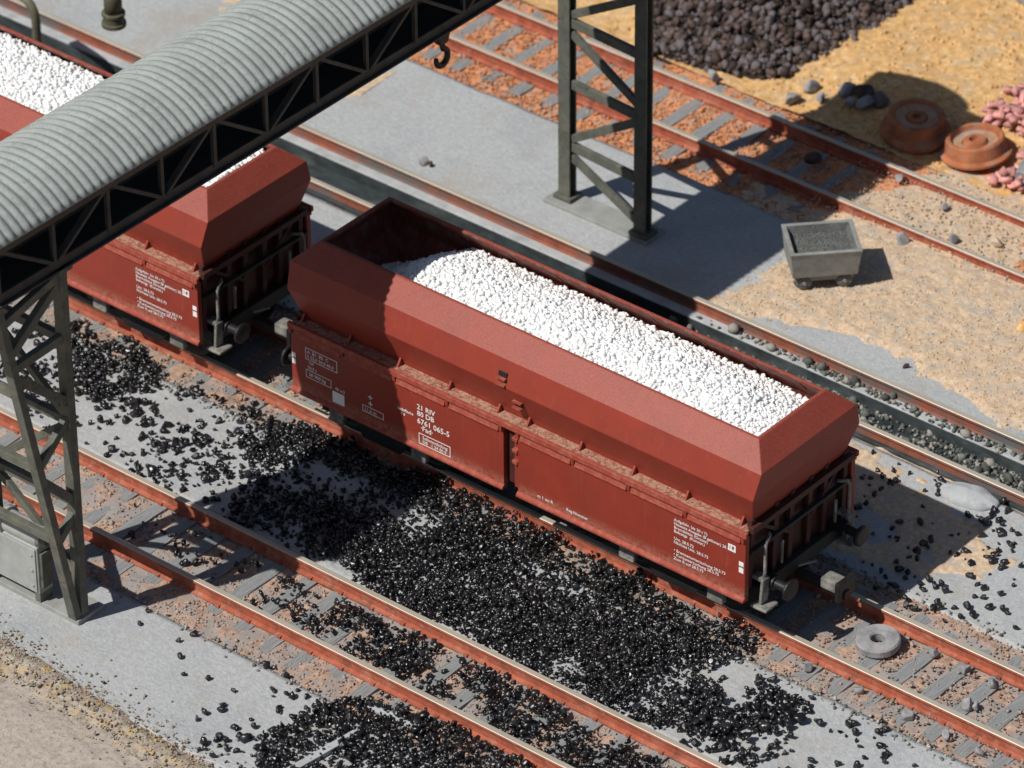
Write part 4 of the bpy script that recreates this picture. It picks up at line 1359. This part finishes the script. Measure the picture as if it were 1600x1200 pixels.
addcoal(P1, 0.082, 0.95, 0.42, 3, (0.034, 0.064))
addcoal(P2, 0.092, 0.78, 0.9, 2, (0.037, 0.07))
addcoal(P3, 0.092, 0.88, 0.5, 2, (0.037, 0.07))
addcoal(P4, 0.092, 0.8, 0.7, 2, (0.037, 0.07))
addcoal(P5, 0.088, 1.0, 0.3, 2, (0.038, 0.072))
addcoal(P6, 0.115, 0.62, 1.4, 2, (0.05, 0.09), 2.0)
addcoal(P7, 0.14, 0.20, 2.0, 1, (0.045, 0.085), 2.0)
addcoal(P8, 0.125, 0.36, 1.8, 1, (0.05, 0.085), 1.6)
addcoal(P9, 0.125, 0.5, 1.4, 1, (0.05, 0.085), 1.6)
addcoal([(-5.2, -5.6), (-5.2, -4.45), (-2.0, -4.45), (-2.0, -5.6)], 0.13, 0.22, 2.0, 1, (0.045, 0.08), 1.6)
addcoal([(5.2, -4.3), (5.0, -1.7), (8.2, -1.6), (8.6, -3.6)], 0.14, 0.10, 2.6, 1, (0.045, 0.09), 2.2)
addcoal([(-4.5, -4.1), (-8.5, -3.9), (-9.5, -1.2), (-3.5, -1.0)], 0.14, 0.13, 2.4, 1, (0.04, 0.085), 1.8)
addcoal([(-0.6, -9.0), (-0.4, -6.7), (1.5, -6.4), (1.5, -9.0)], 0.13, 0.2, 2.0, 1, (0.045, 0.09), 2.0)
cx, cy, cz, cr, cl = map(np.concatenate, (cx, cy, cz, cr, cl))
for lv, lb in ((1, 'shiny black coal spilled between and over the front tracks'), (0, 'lower layers of the black coal spill lying on the ground')):
    k = cl == lv
    lumps('coal_spill', np.stack([cx, cy, cz], -1)[k], cr[k] * 1.12, M_COAL, lv, 0.09, 92 + lv, lb)

# loose coal lumps that can be told apart lie on the concrete as objects of their own
SING = [(-3.46, -6.8), (-3.37, -7.16), (-2.47, -6.8), (-2.57, -7.1), (-2.27, -7.41), (-1.93, -7.72), (-1.54, -7.57), (-1.01, -7.54), (-0.91, -7.96), (-0.83, -8.06),
        (-1.0, -8.49), (-2.81, -8.74), (-1.0, -6.71), (-0.59, -6.67), (-0.55, -7.1), (-0.49, -7.14), (-0.1, -7.49), (-0.16, -8.06), (-0.29, -8.62), (-0.17, -8.41), (-0.42, -8.62), (-0.05, -8.3), (0.1, -8.2)]
zones = [(SING, 'coal lump lying alone on the front concrete apron', 'single coal lumps on the front concrete')]
pts = []
while len(pts) < 60:
    x, y = random.uniform(5.3, 10.5), random.uniform(-4.0, -1.6)
    if random.random() < math.exp(-max(0, x - 6.0) / 1.3):
        pts.append((x, y))
zones.append((pts, 'loose coal lump on the concrete between the two front tracks', 'loose coal lumps between the tracks'))
pts = []
while len(pts) < 70:
    x, y = random.uniform(5.4, 10.5), random.uniform(1.3, 4.7)
    if random.random() < math.exp(-((x - 6.8) / 1.5) ** 2):
        pts.append((x, y))
zones.append((pts, 'loose coal lump on the concrete behind the wagon end', 'loose coal lumps behind the wagon'))
pts = [(random.uniform(-9, -4.2), random.uniform(-3.95, -1.5)) for _ in range(55)]
zones.append((pts, 'loose coal lump on the concrete beside the gantry leg', 'loose coal lumps beside the gantry leg'))
cv, cF = lump_variants(1, 10, 0.07, 123, 12, (0.4, 0.75))
cme = []
for k in range(10):
    me = npmesh('coal_lump', cv[k], cF, M_COAL, np.full(len(cv[k]), 0.5))
    cme.append(me)
for pts, lb, gr in zones:
    for (x, y) in pts:
        s = random.uniform(0.05, 0.095)
        o = link('coal_lump', cme[random.randrange(10)], None, 0, WL(x, y, s * 0.6), (random.uniform(0, 6), random.uniform(0, 6), random.uniform(0, 6)))
        o.scale = (s, s, s)
        tag(o, lb, 'coal', gr)

scene.render.film_transparent = False
try:
    scene.cycles.use_denoising = True
except Exception:
    pass
